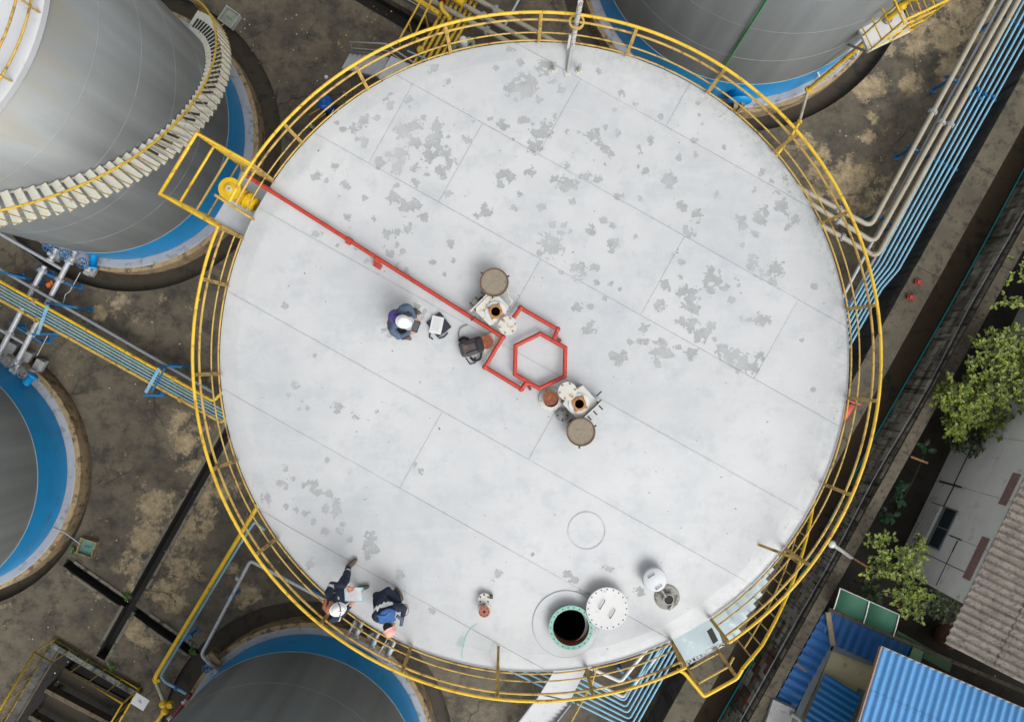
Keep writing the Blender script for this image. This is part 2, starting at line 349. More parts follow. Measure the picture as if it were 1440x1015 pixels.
def other_tank(key, label, top, courses, fr, band):
    c, r_ = TC[key]; c = Vector((c.x, c.y, 0)); z0 = .35
    root = empty('storage_tank', c, label, 'storage tank', 'metal-clad storage tanks around the white roof')
    MB().lathe([(r_, z0 + band), (r_, top - .1), (0, top - .05)], c, 160).build('shell', SHELL, root)
    bb = MB().lathe([(r_ + .012, z0), (r_ + .012, z0 + band)], c, 160); bb.lathe([(r_ + .012, z0 + band), (r_ - .02, z0 + band)], c, 160); bb.build('blue_skirt', BLU, root)
    MB().lathe([(r_ + .018, z0 + band), (r_ + .022, z0 + band + .006), (r_ + .022, z0 + band + .02), (r_ + .004, z0 + band + .026)], c, 160).build('skirt_trim', mat('skirt_trim_paint', lin(120, 140, 150), .6), root)
    for i in range(courses):
        z = z0 + band + (top - z0 - band) * (i + 1) / (courses + 1)
        MB().lathe([(r_ - .002, z - .008), (r_ + .004, z - .003), (r_ + .004, z + .003), (r_ - .002, z + .008)], c, 160).build('weld_seam', SEAM, root)
    f = MB(); f.lathe([(r_ + .02, z0 - .01), (fr - .16, z0 - .01), (fr - .13, z0 - .03)], c, 160, sm=False); f.lathe([(0, z0 - .02), (r_ + .03, z0 - .02)], c, 64, sm=False)
    fo = f.build('plinth', LAV, root)
    MB().lathe([(fr - .13, z0 - .03), (fr - .01, z0 - .09), (fr, -.35)], c, 160, sm=False).build('kerb', TAN, fo)
    return root, c, r_
tl, tlc, tlr = other_tank('tl', 'grey metal-clad tank with spiral stair and white roof, top left corner', 9.75, 4, 190 / 47.0, 1.25)
oth_l, _, _ = other_tank('l', 'grey metal-clad tank with broad blue skirt at the left picture edge', 9.6, 3, 183 / 47.0, 1.35)
oth_b, _, _ = other_tank('b', 'grey metal-clad tank with blue skirt at the bottom edge below the seated workers', 9.6, 3, 183 / 47.0, 1.3)
oth_t, tc_, tr_ = other_tank('t', 'grey metal-clad tank with green hose hanging down it, at the top edge', 9.6, 4, 224 / 47.0, 1.15)
# roof rim, roof and railing of the top-left tank
MB().lathe([(tlr + .003, 9.62), (tlr + .035, 9.64), (tlr + .035, 9.775), (tlr - .01, 9.78), (tlr - .3, 9.79), (0, 10.05)], tlc, 160, sm=False).build('roof', ROOFW, tl)
rl = empty('roof_railing', Z(tlc, 9.78), 'yellow railing on the white roof of the top left tank', 'railing')
for zz, rr, nm in ((10.9, .028, 'top_rail'), (10.36, .022, 'middle_rail'), (10.03, .022, 'lower_rail')): MB().tube(arc(tlc, tlr - .01, zz, 0, 2 * math.pi, 96)[:-1], rr, 8, closed=True).build(nm, YELW, rl)
for i in range(18):
    a = 2 * math.pi * (i + .4) / 18; p = tlc + Vector((math.cos(a), math.sin(a), 0)) * (tlr - .01)
    MB().beam(Z(p, 9.78), Z(p, 10.89), .05, .012).build('post', YELW, rl)
# spiral stair of the top-left tank
st = empty('spiral_stair', tlc, 'cream spiral stair with yellow handrail curling round the top left tank', 'staircase')
TREAD = mat('cream_tread_paint', lin(196, 194, 180), .55, var=.06, scale=3, dirt=lin(150, 145, 130), damt=.15, dscale=6)
GRIP = mat('dark_anti_slip_tape', lin(50, 50, 50), .9, var=.15, scale=9)
NT = 50; a0, a1, zs0, zs1 = R(57), R(-76), .45, 8.4
ri, ro = tlr + .03, tlr + .72
grip_on = set(range(1, 22)) | {23, 25, 26, 29, 30, 31, 32}
rail_pts, mid_pts = [], []
for i in range(NT):
    t = i / (NT - 1); a = a0 + (a1 - a0) * t; z = zs0 + (zs1 - zs0) * t; da = R(1.32)
    poly = [(tlc.x + rr * math.cos(a + s_), tlc.y + rr * math.sin(a + s_)) for rr, s_ in ((ri, da), (ro, da * .94), (ro, -da * .94), (ri, -da))]
    tr = MB().prism(poly, z - .03, z).build('tread', TREAD, st)
    if i in grip_on:
        g0, g1 = ri + .16, ri + .46
        pl = [(tlc.x + rr * math.cos(a + s_), tlc.y + rr * math.sin(a + s_)) for rr, s_ in ((g0, da * .75), (g1, da * .75), (g1, da * .05), (g0, da * .05))]
        MB().prism(pl, z + .003, z + .007).build('grip_strip', GRIP, tr)
    e = tlc + Vector((math.cos(a), math.sin(a), 0)) * (ro + .02)
    rail_pts.append(Z(e, z + 1.0)); mid_pts.append(Z(e, z + .5))
    MB().tube([Z(e, z - .03), Z(e, z + 1.0)], .011, 6).build('baluster', YELW, st)
MB().tube(rail_pts, .026, 8).build('handrail', YEL, st)
MB().tube([Z(tlc + (p - tlc).to_2d().to_3d().normalized() * (tlr + .03), p.z - 1.1) for p in rail_pts], .03, 6).build('stringer', TREAD, st)
# green hose on the top tank
ga = [P(1078, 0, 4.2), P(1050, 44, 2.4), P(1015, 100, .9), P(985, 150, .1)]
def on_shell(px, py, c, r_, off):
    # point of the cylinder seen at this pixel
    lo, hi = 0., 9.5
    best = None
    for i in range(200):
        z = 9.5 * i / 199; p = P(px, py, z); d = (Vector((p.x, p.y, 0)) - Vector((c.x, c.y, 0))).length - r_ - off
        if best is None or abs(d) < best[0]: best = (abs(d), p)
    return best[1]
gp = [on_shell(1095, -30, tc_, tr_, .05), on_shell(1078, 0, tc_, tr_, .05), on_shell(1060, 28, tc_, tr_, .05), on_shell(1040, 60, tc_, tr_, .05), on_shell(1020, 92, tc_, tr_, .06), P(985, 150, .1)]
tag(MB().tube(gp, .022, 8).build('hose', mat('green_hose', lin(20, 140, 60), .5), None, Z(gp[0], 0)), 'bright green hose hanging down the top tank to the ground', 'hose')
# ---------------------------------------------------------------- main tank
main = empty('storage_tank', MC, 'large tank with white peeling flat roof filling the picture centre', 'storage tank')
MB().lathe([(MR - .04, 0), (MR - .04, ZR - .12)], MC, 192).build('shell', SHELL, main)
MB().lathe([(MR - .2, ZR - .1), (MR - .035, ZR - .12), (MR + .006, ZR - .10), (MR + .006, ZR - .034), (MR - .05, ZR - .05)], MC, 192, sm=False).build('rim', WHT, main)
RSL = R(-29.2); EU = Vector((math.cos(RSL), math.sin(RSL), 0)); EV = Vector((-EU.y, EU.x, 0))
def uv(px, py):
    p = P(px, py, ZR) - MC; return p.dot(EU), p.dot(EV)
peelA = [(920,105,22),(975,165,16),(1290,85,16),(1185,108,12),(1250,28,15),(1300,185,50),(1260,195,30),(1330,160,28),(745,215,8),(735,255,22),(685,310,14),(635,325,22),(600,360,22),(545,370,14),(515,335,10),(595,408,10),(632,415,20),(800,370,35),(840,420,25),(790,470,28),(850,345,25),(910,420,35),(940,390,30),(700,505,22),(770,520,28),(850,525,18),(905,470,30),(970,460,22),(990,500,25),(960,540,25),(895,555,10),(1060,410,18),(985,398,10),(940,345,24),(1220,550,30),(1205,590,20),(1250,570,20),(1330,540,18),(985,635,16),(1140,705,25),(1110,725,15),(1285,635,14),(1258,697,14),(435,560,20),(478,578,10),(510,520,15),(555,600,18),(635,645,15),(755,650,25),(765,600,12),(800,690,30),(850,680,25),(880,735,20),(820,780,20),(735,800,20),(770,790,15),(565,730,15),(672,740,12),(430,800,14),(455,805,8),(520,848,8),(710,858,10),(742,885,16),(790,880,14),(770,850,12),(640,918,10),(720,915,10),(770,935,10),(808,960,15),(595,865,8),(920,925,12),(1010,915,10),(990,840,20),(975,970,10),(845,590,18),(1360,380,30),(1345,440,25),(1215,345,22),(1160,320,10),(1300,325,20),(1090,330,10),(820,240,14),(880,320,14),(730,470,12)]
peelB = [(80,100,32),(15,180,28),(110,160,15),(150,195,18),(55,240,14),(120,310,12),(65,370,38),(40,430,30),(170,375,10),(220,372,8),(370,285,8),(305,120,12),(395,210,18),(455,255,12),(280,395,30),(330,355,12),(320,435,18),(352,465,18),(385,380,14),(470,435,8),(480,465,12),(520,410,16),(640,478,14),(712,470,14),(505,545,16),(470,520,8),(600,575,30),(560,315,14),(720,255,10),(742,343,9),(828,440,10),(705,410,12),(725,305,8),(15,540,20),(120,570,18),(170,600,35),(215,585,12),(175,515,14),(250,565,22),(300,570,16),(195,668,14),(70,690,20),(380,645,14),(410,645,10),(478,657,13),(655,688,20),(718,720,20),(715,745,14),(750,768,8),(675,798,20),(705,805,10),(670,770,8),(110,760,15),(160,768,14),(145,800,16),(185,795,10),(100,855,45),(325,745,16),(360,770,14),(270,785,20),(365,850,25),(455,815,10),(55,800,10),(215,945,25),(285,940,18),(240,970,12),(145,965,10),(610,890,12),(650,925,14),(600,770,8),(960,620,12),(1030,580,10),(1050,630,12),(1075,685,28),(1000,700,20),(980,740,28),(1120,742,22),(1100,775,14),(900,740,20),(905,765,20),(960,803,16),(905,853,12),(800,640,14),(990,545,15),(945,925,28),(1045,950,32),(990,970,16),(1080,920,8),(780,980,35),(885,985,10),(1030,1005,14),(1090,570,12),(647,980,10)]
peelC = [(300,148,12),(425,362,10),(340,480,14),(355,490,10),(313,525,10),(372,548,8),(362,580,8),(398,578,10),(522,572,22),(595,607,18),(685,593,8),(650,630,6),(480,797,10),(440,797,6)]
peelD = [(225,10,22),(215,155,20),(268,150,12),(330,120,10),(355,55,12),(395,78,8),(293,55,12),(265,240,26),(585,65,22),(555,145,22),(575,155,14),(645,25,12),(690,100,35),(680,130,30),(700,165,25),(650,90,18),(775,30,30),(770,80,25),(830,70,18),(810,40,14),(862,122,14),(640,215,18),(690,230,25),(740,260,35),(775,230,20),(790,290,12),(650,205,14),(720,280,22),(490,245,20),(435,300,12),(475,300,14),(505,300,12),(565,325,35),(540,345,20),(385,370,30),(410,360,18),(360,350,10),(640,325,12),(690,345,25),(600,360,20),(550,385,18),(830,340,30),(870,360,35),(910,390,35),(950,405,28),(975,360,20),(992,208,28),(905,205,12),(935,205,10),(1040,50,14),(990,20,14),(960,15,10),(1050,5,25),(885,35,10),(890,65,10),(1210,65,14),(1205,505,14),(1250,140,9),(1157,292,8),(145,10,8)]
peelE = [(100,178,20),(112,210,8),(180,50,14),(160,120,14),(185,130,12),(215,98,10),(300,125,22),(320,150,18),(260,125,12),(370,160,16),(395,205,22),(400,240,20),(350,220,18),(270,240,14),(225,230,12),(185,215,10),(300,280,12),(350,315,20),(408,320,14),(425,290,12),(455,353,12),(545,345,25),(545,385,28),(525,415,22),(665,500,18),(290,450,18),(275,470,14),(725,40,10),(750,68,12),(1075,495,16),(1050,520,12),(800,650,14),(1358,490,10),(1218,415,8)]
blobs = []
for lst, ox, oy in ((peelA, 300, 60), (peelB, 740, 60), (peelC, 300, 380), (peelD, 740, 380), (peelE, 340, 640)):
    for x, y, r_ in lst:
        u_, v_ = uv(ox + x / 2.985, oy + y / 2.985); blobs.append((u_, v_, r_ / 2.985 / 74.8))
for x, y, r_ in ((818, 838, 9), (833, 842, 6), (797, 806, 5), (847, 830, 5), (855, 800, 7), (900, 830, 7), (805, 812, 7), (588, 432, 4), (592, 447, 4), (583, 425, 4), (540, 464, 4), (548, 471, 4), (597, 437, 3), (563, 476, 3)):
    u_, v_ = uv(x, y); blobs.append((u_, v_, r_ / 74.8))
blobs = np.array(blobs)
def roof_material():
    m = bpy.data.materials.new('peeling_white_roof_paint'); m.use_nodes = True; t = m.node_tree; n = t.nodes; L = t.links; b = n['Principled BSDF']
    tc = n.new('ShaderNodeTexCoord').outputs['Object']
    def noi(scale, det=8, ro=.65, mp=None):
        q = n.new('ShaderNodeTexNoise'); q.inputs['Scale'].default_value = scale; q.inputs['Detail'].default_value = det; q.inputs['Roughness'].default_value = ro
        if mp:
            k = n.new('ShaderNodeMapping'); k.inputs['Rotation'].default_value = (0, 0, mp[0]); k.inputs['Scale'].default_value = mp[1]; L.new(tc, k.inputs[0]); L.new(k.outputs[0], q.inputs['Vector'])
        else: L.new(tc, q.inputs['Vector'])
        return q.outputs['Fac']
    def mth(op, a, c):
        q = n.new('ShaderNodeMath'); q.operation = op
        for i, x in enumerate((a, c)):
            if isinstance(x, (int, float)): q.inputs[i].default_value = x
            else: L.new(x, q.inputs[i])
        return q.outputs[0]
    def rng(v, a, c, d=0., e=1.):
        q = n.new('ShaderNodeMapRange'); q.inputs[1].default_value = a; q.inputs[2].default_value = c; q.inputs[3].default_value = d; q.inputs[4].default_value = e; L.new(v, q.inputs[0]); return q.outputs[0]
    def mix(f, a, c, bt='MIX'):
        q = n.new('ShaderNodeMix'); q.data_type = 'RGBA'; q.blend_type = bt
        for i, x in ((0, f), (6, a), (7, c)):
            if isinstance(x, (int, float, tuple)): q.inputs[i].default_value = x
            else: L.new(x, q.inputs[i])
        return q.outputs[2]
    def attr(nm):
        q = n.new('ShaderNodeAttribute'); q.attribute_name = nm; return q.outputs['Fac']
    peel = attr('peel'); edge = attr('edge'); tone = attr('tone')
    rag = mth('ADD', mth('MULTIPLY', mth('SUBTRACT', noi(8, 3, .6), .5), 3.3), mth('MULTIPLY', mth('SUBTRACT', noi(26, 3, .6), .5), 1.1))
    pm = rng(mth('ADD', peel, rag), .36, .42)
    pm = mth('MULTIPLY', pm, rng(peel, .0, .06)); rim = mth('MULTIPLY', rng(mth('ADD', peel, rag), .29, .36), rng(peel, .0, .06))
    white = mix(rng(noi(.5, 5), .35, .65), lin(174, 177, 180), lin(187, 189, 190))
    white = mix(rng(noi(2.2, 8, .7), .50, .78), white, lin(163, 168, 173))
    white = mix(rng(noi(1.2, 6, .6, (R(29), (.5, 5, 1))), .55, .85, 0, .5), white, lin(190, 192, 192))
    white = mix(rng(noi(1.0, 4, .6, (R(-60), (.7, 6, 1))), .60, .85, 0, .5), white, lin(172, 174, 175))
    white = mix(mth('MULTIPLY', rng(edge, 0, 1), rng(noi(7, 8, .75), .44, .62)), white, lin(160, 165, 164))
    white = mix(mth('MULTIPLY', rng(attr('seam'), 0, 1), rng(noi(6, 6, .7), .45, .75, 0, .5)), white, lin(152, 155, 157))
    white = mix(rng(noi(.9, 7, .72), .56, .72, 0, .55), white, lin(160, 169, 172))
    # scattered dirt specks
    sp = rng(noi(26, 3, .5), .735, .76); white = mix(mth('MULTIPLY', sp, .7), white, lin(110, 108, 100))
    sp2 = mth('MULTIPLY', rng(noi(15, 4, .6), .66, .69), rng(edge, .35, .6)); white = mix(mth('MULTIPLY', sp2, .8), white, lin(96, 100, 92))
    white = mix(1., white, tone, 'MULTIPLY') if False else white
    q = n.new('ShaderNodeHueSaturation'); L.new(white, q.inputs['Color']); L.new(tone, q.inputs['Value']); white = q.outputs[0]
    grey = mix(rng(noi(5, 7, .7), .35, .65), lin(143, 146, 147), lin(158, 161, 162))
    grey = mix(rng(noi(1.1, 4, .6), .48, .66, 0, .55), grey, lin(172, 174, 176)); grey = mix(rng(noi(18, 5, .7), .60, .74, 0, .6), grey, lin(126, 127, 124))
    white = mix(mth('MULTIPLY', rim, .45), white, lin(146, 148, 148))
    white = mix(mth('MULTIPLY', rng(noi(11, 3, .5), .735, .75), .8), white, lin(128, 92, 66))
    out = mix(pm, white, grey)
    # the grey rim round each patch is mixed in above; the bump below sinks the patch
    L.new(out, b.inputs['Base Color'])
    L.new(rng(pm, 0, 1, .34, .7), b.inputs['Roughness'])
    bp = n.new('ShaderNodeBump'); bp.inputs['Strength'].default_value = .5; bp.inputs['Distance'].default_value = .012
    L.new(mth('ADD', mth('MULTIPLY', pm, -.6), mth('MULTIPLY', noi(1.5, 3), 1.2)), bp.inputs['Height']); L.new(bp.outputs[0], b.inputs['Normal'])
    return m
ROOF = roof_material()
MB().lathe([(0, ZR - .03), (MR - .1, ZR - .03)], MC, 128, sm=False).build('roof_deck', mat('seam_sealant', lin(124, 127, 129), .8), main)
seamv = [uv(*q)[1] for q in ((938, 179), (870, 280), (806, 390), (750, 508), (690, 616), (630, 724), (572, 833))]
cross = [[uv(952, 150)[0]], [uv(786, 165)[0]], [uv(547, 178)[0], uv(647, 230)[0], uv(1092, 475)[0], uv(922, 405)[0]], [uv(744, 393)[0]], [uv(763, 610)[0]], [uv(592, 632)[0]], [], []]
vb = [MR] + seamv + [-MR]
ROOFPL = []
def zsurf(r_): return ZR - .03 * np.clip((r_ - (MR - .33)) / .33, 0, 1)
for si in range(8):
    v1, v0 = vb[si] - (0 if si == 0 else .0022), vb[si + 1] + (0 if si == 7 else .0022)
    us = sorted(cross[si]); ub = [-99] + us + [99]
    for ci in range(len(ub) - 1):
        u0, u1 = ub[ci] + .0022, ub[ci + 1] - .0022
        nv = max(4, int((v1 - v0) / .042)); vv = np.linspace(v0, v1, nv)
        vv = np.clip(vv, -MR + 1e-3, MR - 1e-3); ch = np.sqrt(MR * MR - vv * vv)
        lo = np.maximum(u0, -ch); hi = np.minimum(u1, ch)
        ok = hi - lo > 1e-3
        if ok.sum() < 2: continue
        vv, lo, hi = vv[ok], lo[ok], hi[ok]; nv = len(vv)
        nu = max(4, int((hi - lo).max() / .042)); tt = np.linspace(0, 1, nu)
        U = lo[:, None] + (hi - lo)[:, None] * tt[None]; V = np.repeat(vv[:, None], nu, 1)
        rr = np.hypot(U, V)
        lift = .002 * ((si * 3 + ci) % 2)
        zz = zsurf(rr) + lift + .006 * np.array(np.sin(U * 1.3 + si) * np.sin(V * 1.7 + ci))
        X = MC.x + U * EU.x + V * EV.x; Y = MC.y + U * EU.y + V * EV.y
        d = np.full(U.shape, -1.)
        for bu, bv, br in blobs:
            if bu + br < lo.min() - .3 or bu - br > hi.max() + .3 or bv + br < v0 - .3 or bv - br > v1 + .3: continue
            d = np.maximum(d, 1 - np.hypot(U - bu, V - bv) / (br * 1.5))
        peel = np.clip(d, -.6, 1)
        edge = np.clip((rr - (MR - .42)) / .36, 0, 1) * np.clip(.25 + .9 * ((X - MC.x) / MR + .15 * (Y - MC.y) / MR), .08, 1)
        seam = np.clip(1 - np.minimum(np.minimum(U - u0, u1 - U), np.minimum(V - (v0 if si < 7 else -99), (v1 if si else 99) - V)) / .06, 0, 1)
        tone = np.full(U.shape, 1.0 + random.uniform(-.022, .022))
        vs = np.stack([X - MC.x, Y - MC.y, zz], -1).reshape(-1, 3); idx = np.arange(nv * nu).reshape(nv, nu)
        q = np.stack([idx[:-1, :-1], idx[:-1, 1:], idx[1:, 1:], idx[1:, :-1]], -1).reshape(-1, 4)
        # edge skirt so that each plate has thickness
        per = np.concatenate([idx[0, :], idx[1:, -1], idx[-1, -2::-1], idx[-2:0:-1, 0]]); nb = len(vs)
        low = vs[per].copy(); low[:, 2] -= .022; vs = np.concatenate([vs, low]); k = len(per); j = np.arange(k)
        sk = np.stack([per, nb + j, nb + (j + 1) % k, per[(j + 1) % k]], -1); q = np.concatenate([q, sk])
        me = bpy.data.meshes.new('roof_plate'); me.from_pydata(vs.tolist(), [], q.tolist()); me.materials.append(ROOF)
        for nm, arr in (('peel', peel), ('edge', edge), ('tone', tone), ('seam', seam)):
            at = me.attributes.new(nm, 'FLOAT', 'POINT'); at.data.foreach_set('value', np.concatenate([arr.reshape(-1), arr.reshape(-1)[per]]).astype(np.float32))
        me.update(); ROOFPL.append(link('roof_plate', me, main))
RZ = ZR + .008
def hole(c, r_):
    b = MB().cyl(Z(c, ZR - .5), r_, 1, 48).build('cutter', MUD)
    for o in [q for q in main.children if q.name.startswith(('roof_plate', 'roof_deck'))]:
        # only the plates that reach the hole
        xs = [(v.co + MC - Z(c, 0)).to_2d().length for v in o.data.vertices]
        if o.name.startswith('roof_plate') and min(xs) > r_ * 1.05: continue
        md = o.modifiers.new('b', 'BOOLEAN'); md.operation = 'DIFFERENCE'; md.solver = 'EXACT' if o.name.startswith('roof_deck') else 'FAST'; md.object = b
        dg = bpy.context.evaluated_depsgraph_get(); me = bpy.data.meshes.new_from_object(o.evaluated_get(dg)); o.modifiers.clear(); o.data = me
    bpy.data.objects.remove(b)
# ---- guard railing
RH = [(.03, .017, 'toe_rail', YELW), (.36, .015, 'knee_rail', YELW), (.88, .022, 'middle_rail', YELW), (1.15, .029, 'top_rail', YEL)]
gr = empty('guard_railing', Z(MC, ZR), 'yellow circular guard railing round the edge of the white roof', 'railing')
RR = MR + .015
def ang(px, py):
    p = P(px, py, ZR) - MC; return math.atan2(p.y, p.x)
A_tl0, A_tl1 = ang(383, 253), ang(340, 333)     # gap at the foam chamber platform (top left)
A_br0, A_br1 = ang(944, 901), ang(1001, 873)    # gap at the stair landing (bottom right)
def span(a, b): # ccw from a to b
    return (b - a) % (2 * math.pi)
segs = [(A_tl1, A_br0), (A_br1, A_tl0)]
top_gap = [(A_tl1, A_br0), (A_br1, ang(343, 318) + 2 * math.pi)]
for zz, rr, nm, mm in RH:
    for k, (a, b) in enumerate(segs):
        if k == 1 and zz > .3: b = ang(352, 300)
        a_, s_ = a, span(a, b)
        pts = arc(MC, RR, ZR + zz, a_, a_ + s_, int(s_ * 40))
        MB().tube(pts, rr, 8).build(nm, mm, gr)
post_px = [(758, 62), (880, 83), (992, 136), (1086, 217), (1148, 318), (1187, 436), (1187, 559), (1154, 679), (1105, 772), (824, 938), (700, 945), (578, 908), (471, 849), (389, 757), (333, 647), (311, 525), (319, 401), (428, 204), (519, 128), (635, 78), (944, 901), (1001, 873), (383, 253), (340, 334)]
for q in post_px:
    a = ang(*q); dv = Vector((math.cos(a), math.sin(a), 0)); p = MC + dv * (RR - .01); tv = Vector((-dv.y, dv.x, 0))
    b = MB(); b.box(Z(p, ZR + .58), (.012, .055, 1.16), a); b.box(Z(p + tv * .028 - dv * .02, ZR + .58), (.05, .010, 1.16), a)
    b.build('post', YELW, gr)
for (i0, i1) in (((1066, 765), (1105, 772)), ((701, 908), (700, 945))):
    p = P(*i0, ZR); a = ang(*i1); q = MC + Vector((math.cos(a), math.sin(a), 0)) * RR
    MB().beam(Z(p, ZR + .01), Z(q, ZR + .86), .05, .014).build('brace', YELW, gr)
# small notice on the railing next to the landing
a = ang(920, 912); dv = Vector((math.cos(a), math.sin(a), 0)); sp_ = MC + dv * (RR + .03)
sg = empty('notice_sign', Z(sp_, ZR + .9), 'small white notice with red marks tied to the railing by the landing', 'sign')
M3 = Matrix((Vector((-dv.y, dv.x, 0)), Vector((0, 0, 1)), dv)).transposed() @ Matrix.Rotation(R(-35), 3, 'X')
MB().box(Z(sp_, ZR + 1.02) + dv * .03, (.30, .20, .006), mtx=M3).build('plate', WHT, sg)
b = MB()
for dx, dy, ww, hh in ((-.06, .0, .05, .025), (.05, 0, .06, .025), (0, .03, .015, .05), (-.08, .04, .03, .02), (.08, -.035, .03, .02)):
    b.box(Z(sp_, ZR + 1.02) + dv * .03 + M3 @ Vector((dx, dy, .006)), (ww, hh, .004), mtx=M3)
b.build('red_marks', REDD, sg)
# ---- foam chamber platform, top left
pl = empty('service_platform', Z(P(330, 290, ZR - .9), ZR - .9), 'yellow railed platform with white floor hanging on the left roof edge', 'platform')
zf = ZR - .9
fc = [P(301, 309, zf), P(341, 241, zf), P(400, 276, zf), P(360, 344, zf)]
MB().prism([p[:2] for p in fc], zf - .04, zf).build('floor', mat('pale_platform_floor', lin(188, 194, 202), .5, var=.06), pl)
oc = [P(225, 273, ZR + 1.15), P(277, 187, ZR + 1.15)]
ic = [P(343, 336, ZR + 1.15), P(386, 250, ZR + 1.15)]
dout = (oc[0] - ic[0]).normalized()
for zz, rr, mm in ((1.15, .03, YEL), (.4, .024, YEL), (-.3, .022, YELW), (-.82, .018, YELW)):
    q0, q1 = Z(oc[0], ZR + zz), Z(oc[1], ZR + zz); e0, e1 = Z(P(340, 334, ZR), ZR + zz), Z(P(383, 253, ZR), ZR + zz)
    MB().tube([e0, q0, q1, e1], rr, 8).build('rail', mm, pl)
for q in (oc[0], oc[1]): MB().beam(Z(q, zf - .04), Z(q, ZR + 1.15), .05, .05).build('post', YEL, pl)
for i0, i1 in ((fc[0], oc[0]), (fc[1], oc[1])): MB().beam(Z(i0, zf - .02), Z(i1, zf - .02), .05, .05).build('bracket', YELW, pl)
MB().tube([P(302, 274, ZR + .9), P(357, 309, ZR + .06)], .026, 8).build('brace', YELW, pl)
# foam chamber
fch = empty('foam_chamber', P(333, 270, ZR - .3), 'bright yellow round foam chamber beside the platform', 'foam chamber')
c0 = P(327, 268, ZR - .28); c1 = P(362, 291, ZR - .28); ax = (c1 - c0).normalized(); Lx = (c1 - c0).length
MB().lathe([(0, .17), (.12, .16), (.17, .10), (.17, -.5), (.0, -.5)], c0, 32).build('body', YELB, fch)
MB().cyl(Z(c0, c0.z + .12), .215, .03, 32).build('lid_flange', YELB, fch)
MB().lathe([(.035, 0), (.055, 0), (.055, .02), (.035, .02)], Z(c0, c0.z + .17), 16, sm=False).build('lid_ring', WHT, fch)
MB().lathe([(.11, 0), (.11, Lx * .35), (.16, Lx * .36), (.16, Lx * .45), (.10, Lx * .47), (.10, Lx * .58), (.17, Lx * .59), (.17, Lx * .66), (.12, Lx * .68), (.12, Lx * .85), (.15, Lx * .86), (.15, Lx * .92), (.09, Lx * .95)], c0, 24, sm=False, axis=ax).build('neck', YELB, fch)
# ---- red pipe with hexagon spray ring
rz = ZR + .16
rp = empty('spray_pipe', P(350, 248, ZR), 'red pipe running across the roof from the platform to the central loop', 'pipe')
for q0, q1 in (((348, 248), (707, 474)), ((707, 474), (682, 516)), ((682, 516), (733, 547))): MB().tube([P(*q0, rz), P(*q1, rz)], .040, 12).build('pipe_run', RED, rp)
for q in ((707, 474), (682, 516), (733, 547)): MB().ell(P(*q, rz), (.056, .056, .052)).build('elbow', RED, rp)
for q in ((491, 339), (531, 366)):
    c = P(*q, rz); d = (P(707, 474, rz) - P(348, 248, rz)).normalized(); b = MB(); b.cyl(c - d * .05, .068, .1, 14, axis=d); b.build('coupling', RED, rp)
d = (P(707, 474, rz) - P(348, 248, rz)).normalized(); nrm = Vector((d.y, -d.x, 0))
b = MB(); c = P(531, 371, rz); b.box(Z(c + nrm * .03, ZR + .07), (.14, .09, .12), math.atan2(d.y, d.x)); b.build('support_foot', RED, rp)
for t_ in (.08, .3, .62, .85):
    c = P(348, 248, rz).lerp(P(707, 474, rz), t_); MB().box(Z(c, ZR + .06), (.05, .08, .13), math.atan2(d.y, d.x)).build('support_foot', RED, rp)
hx = empty('hexagon_spray_ring', P(760, 508, ZR), 'red hexagonal pipe ring at the roof centre', 'pipe')
hexp = [(760, 469), (795, 489), (794, 529), (758, 546), (724, 526), (725, 486)]
for i in range(6):
    a_, b_ = P(*hexp[i], rz), P(*hexp[(i + 1) % 6], rz); e = (b_ - a_).normalized() * .02
    MB().tube([a_ - e, b_ + e], .041, 12).build('pipe_side', RED, hx)
MB().tube([P(733, 547, rz), P(740, 538, rz), P(748, 541, rz)], .045, 12).build('inlet', RED, hx)
for q in ((745, 546), (787, 478)):
    c = P(*q, rz); b = MB(); b.box(Z(c, ZR + .09), (.05, .07, .17), .5); b.build('support_foot', REDD, hx)
r2 = empty('spray_pipe', P(722, 446, ZR), 'short red pipe bend feeding the hexagon ring from the far side', 'pipe')
for q0, q1 in (((722, 447), (732, 433)), ((732, 433), (784, 463)), ((784, 463), (779, 477))): MB().tube([P(*q0, rz), P(*q1, rz)], .040, 12).build('pipe_run', RED, r2)
for q in ((732, 433), (784, 463)): MB().ell(P(*q, rz), (.056, .056, .052)).build('elbow', RED, r2)
# ---- roof fittings
def bolts(root, c, r_, n, z, br=.014, h=.02, m=BOLT, ph=0):
    b = MB()
    for k in range(n):
        a = 2 * math.pi * k / n + ph; MB.cyl(b, (c.x + r_ * math.cos(a), c.y + r_ * math.sin(a), z), br, h, 8)
    b.build('bolts', m, root)['kind'] = 'stuff'
mhc = P(803, 882, ZR + .2); mhc.z = 0
hole(mhc, .335)
mh = empty('manhole', Z(mhc, ZR), 'open manhole with pale green bolted flange and black opening', 'manhole')
MB().lathe([(.36, ZR - .03), (.36, ZR + .19)], mhc, 48).build('neck_outside', WHTD, mh)
MB().lathe([(.335, ZR + .21), (.335, ZR - .06)], mhc, 48).build('neck_bore', RUST, mh)
MB().lathe([(.335, ZR + .212), (.41, ZR + .212), (.41, ZR + .19), (.36, ZR + .183)], mhc, 48, sm=False).build('flange', GRN, mh)
bolts(mh, mhc, .375, 22, ZR + .2125, .012, .002, BLK)
MB().lathe([(.36, ZR + .012), (.62, ZR + .016), (.63, ZR + .002)], Z(P(796, 877, ZR), 0), 64, sm=False).build('reinforcing_pad', mat('pad_white_paint', lin(184, 187, 189), .5, var=.05, scale=2, dirt=lin(164, 168, 171), damt=.2, dscale=3), mh)
mcc = P(854, 855, ZR + .24)
mcv = empty('manhole_cover', Z(mcc, ZR), 'round white bolted cover with two handles lying against the open manhole', 'cover')
tilt = Matrix.Rotation(R(4), 3, Vector((.6, 1, 0)).normalized())
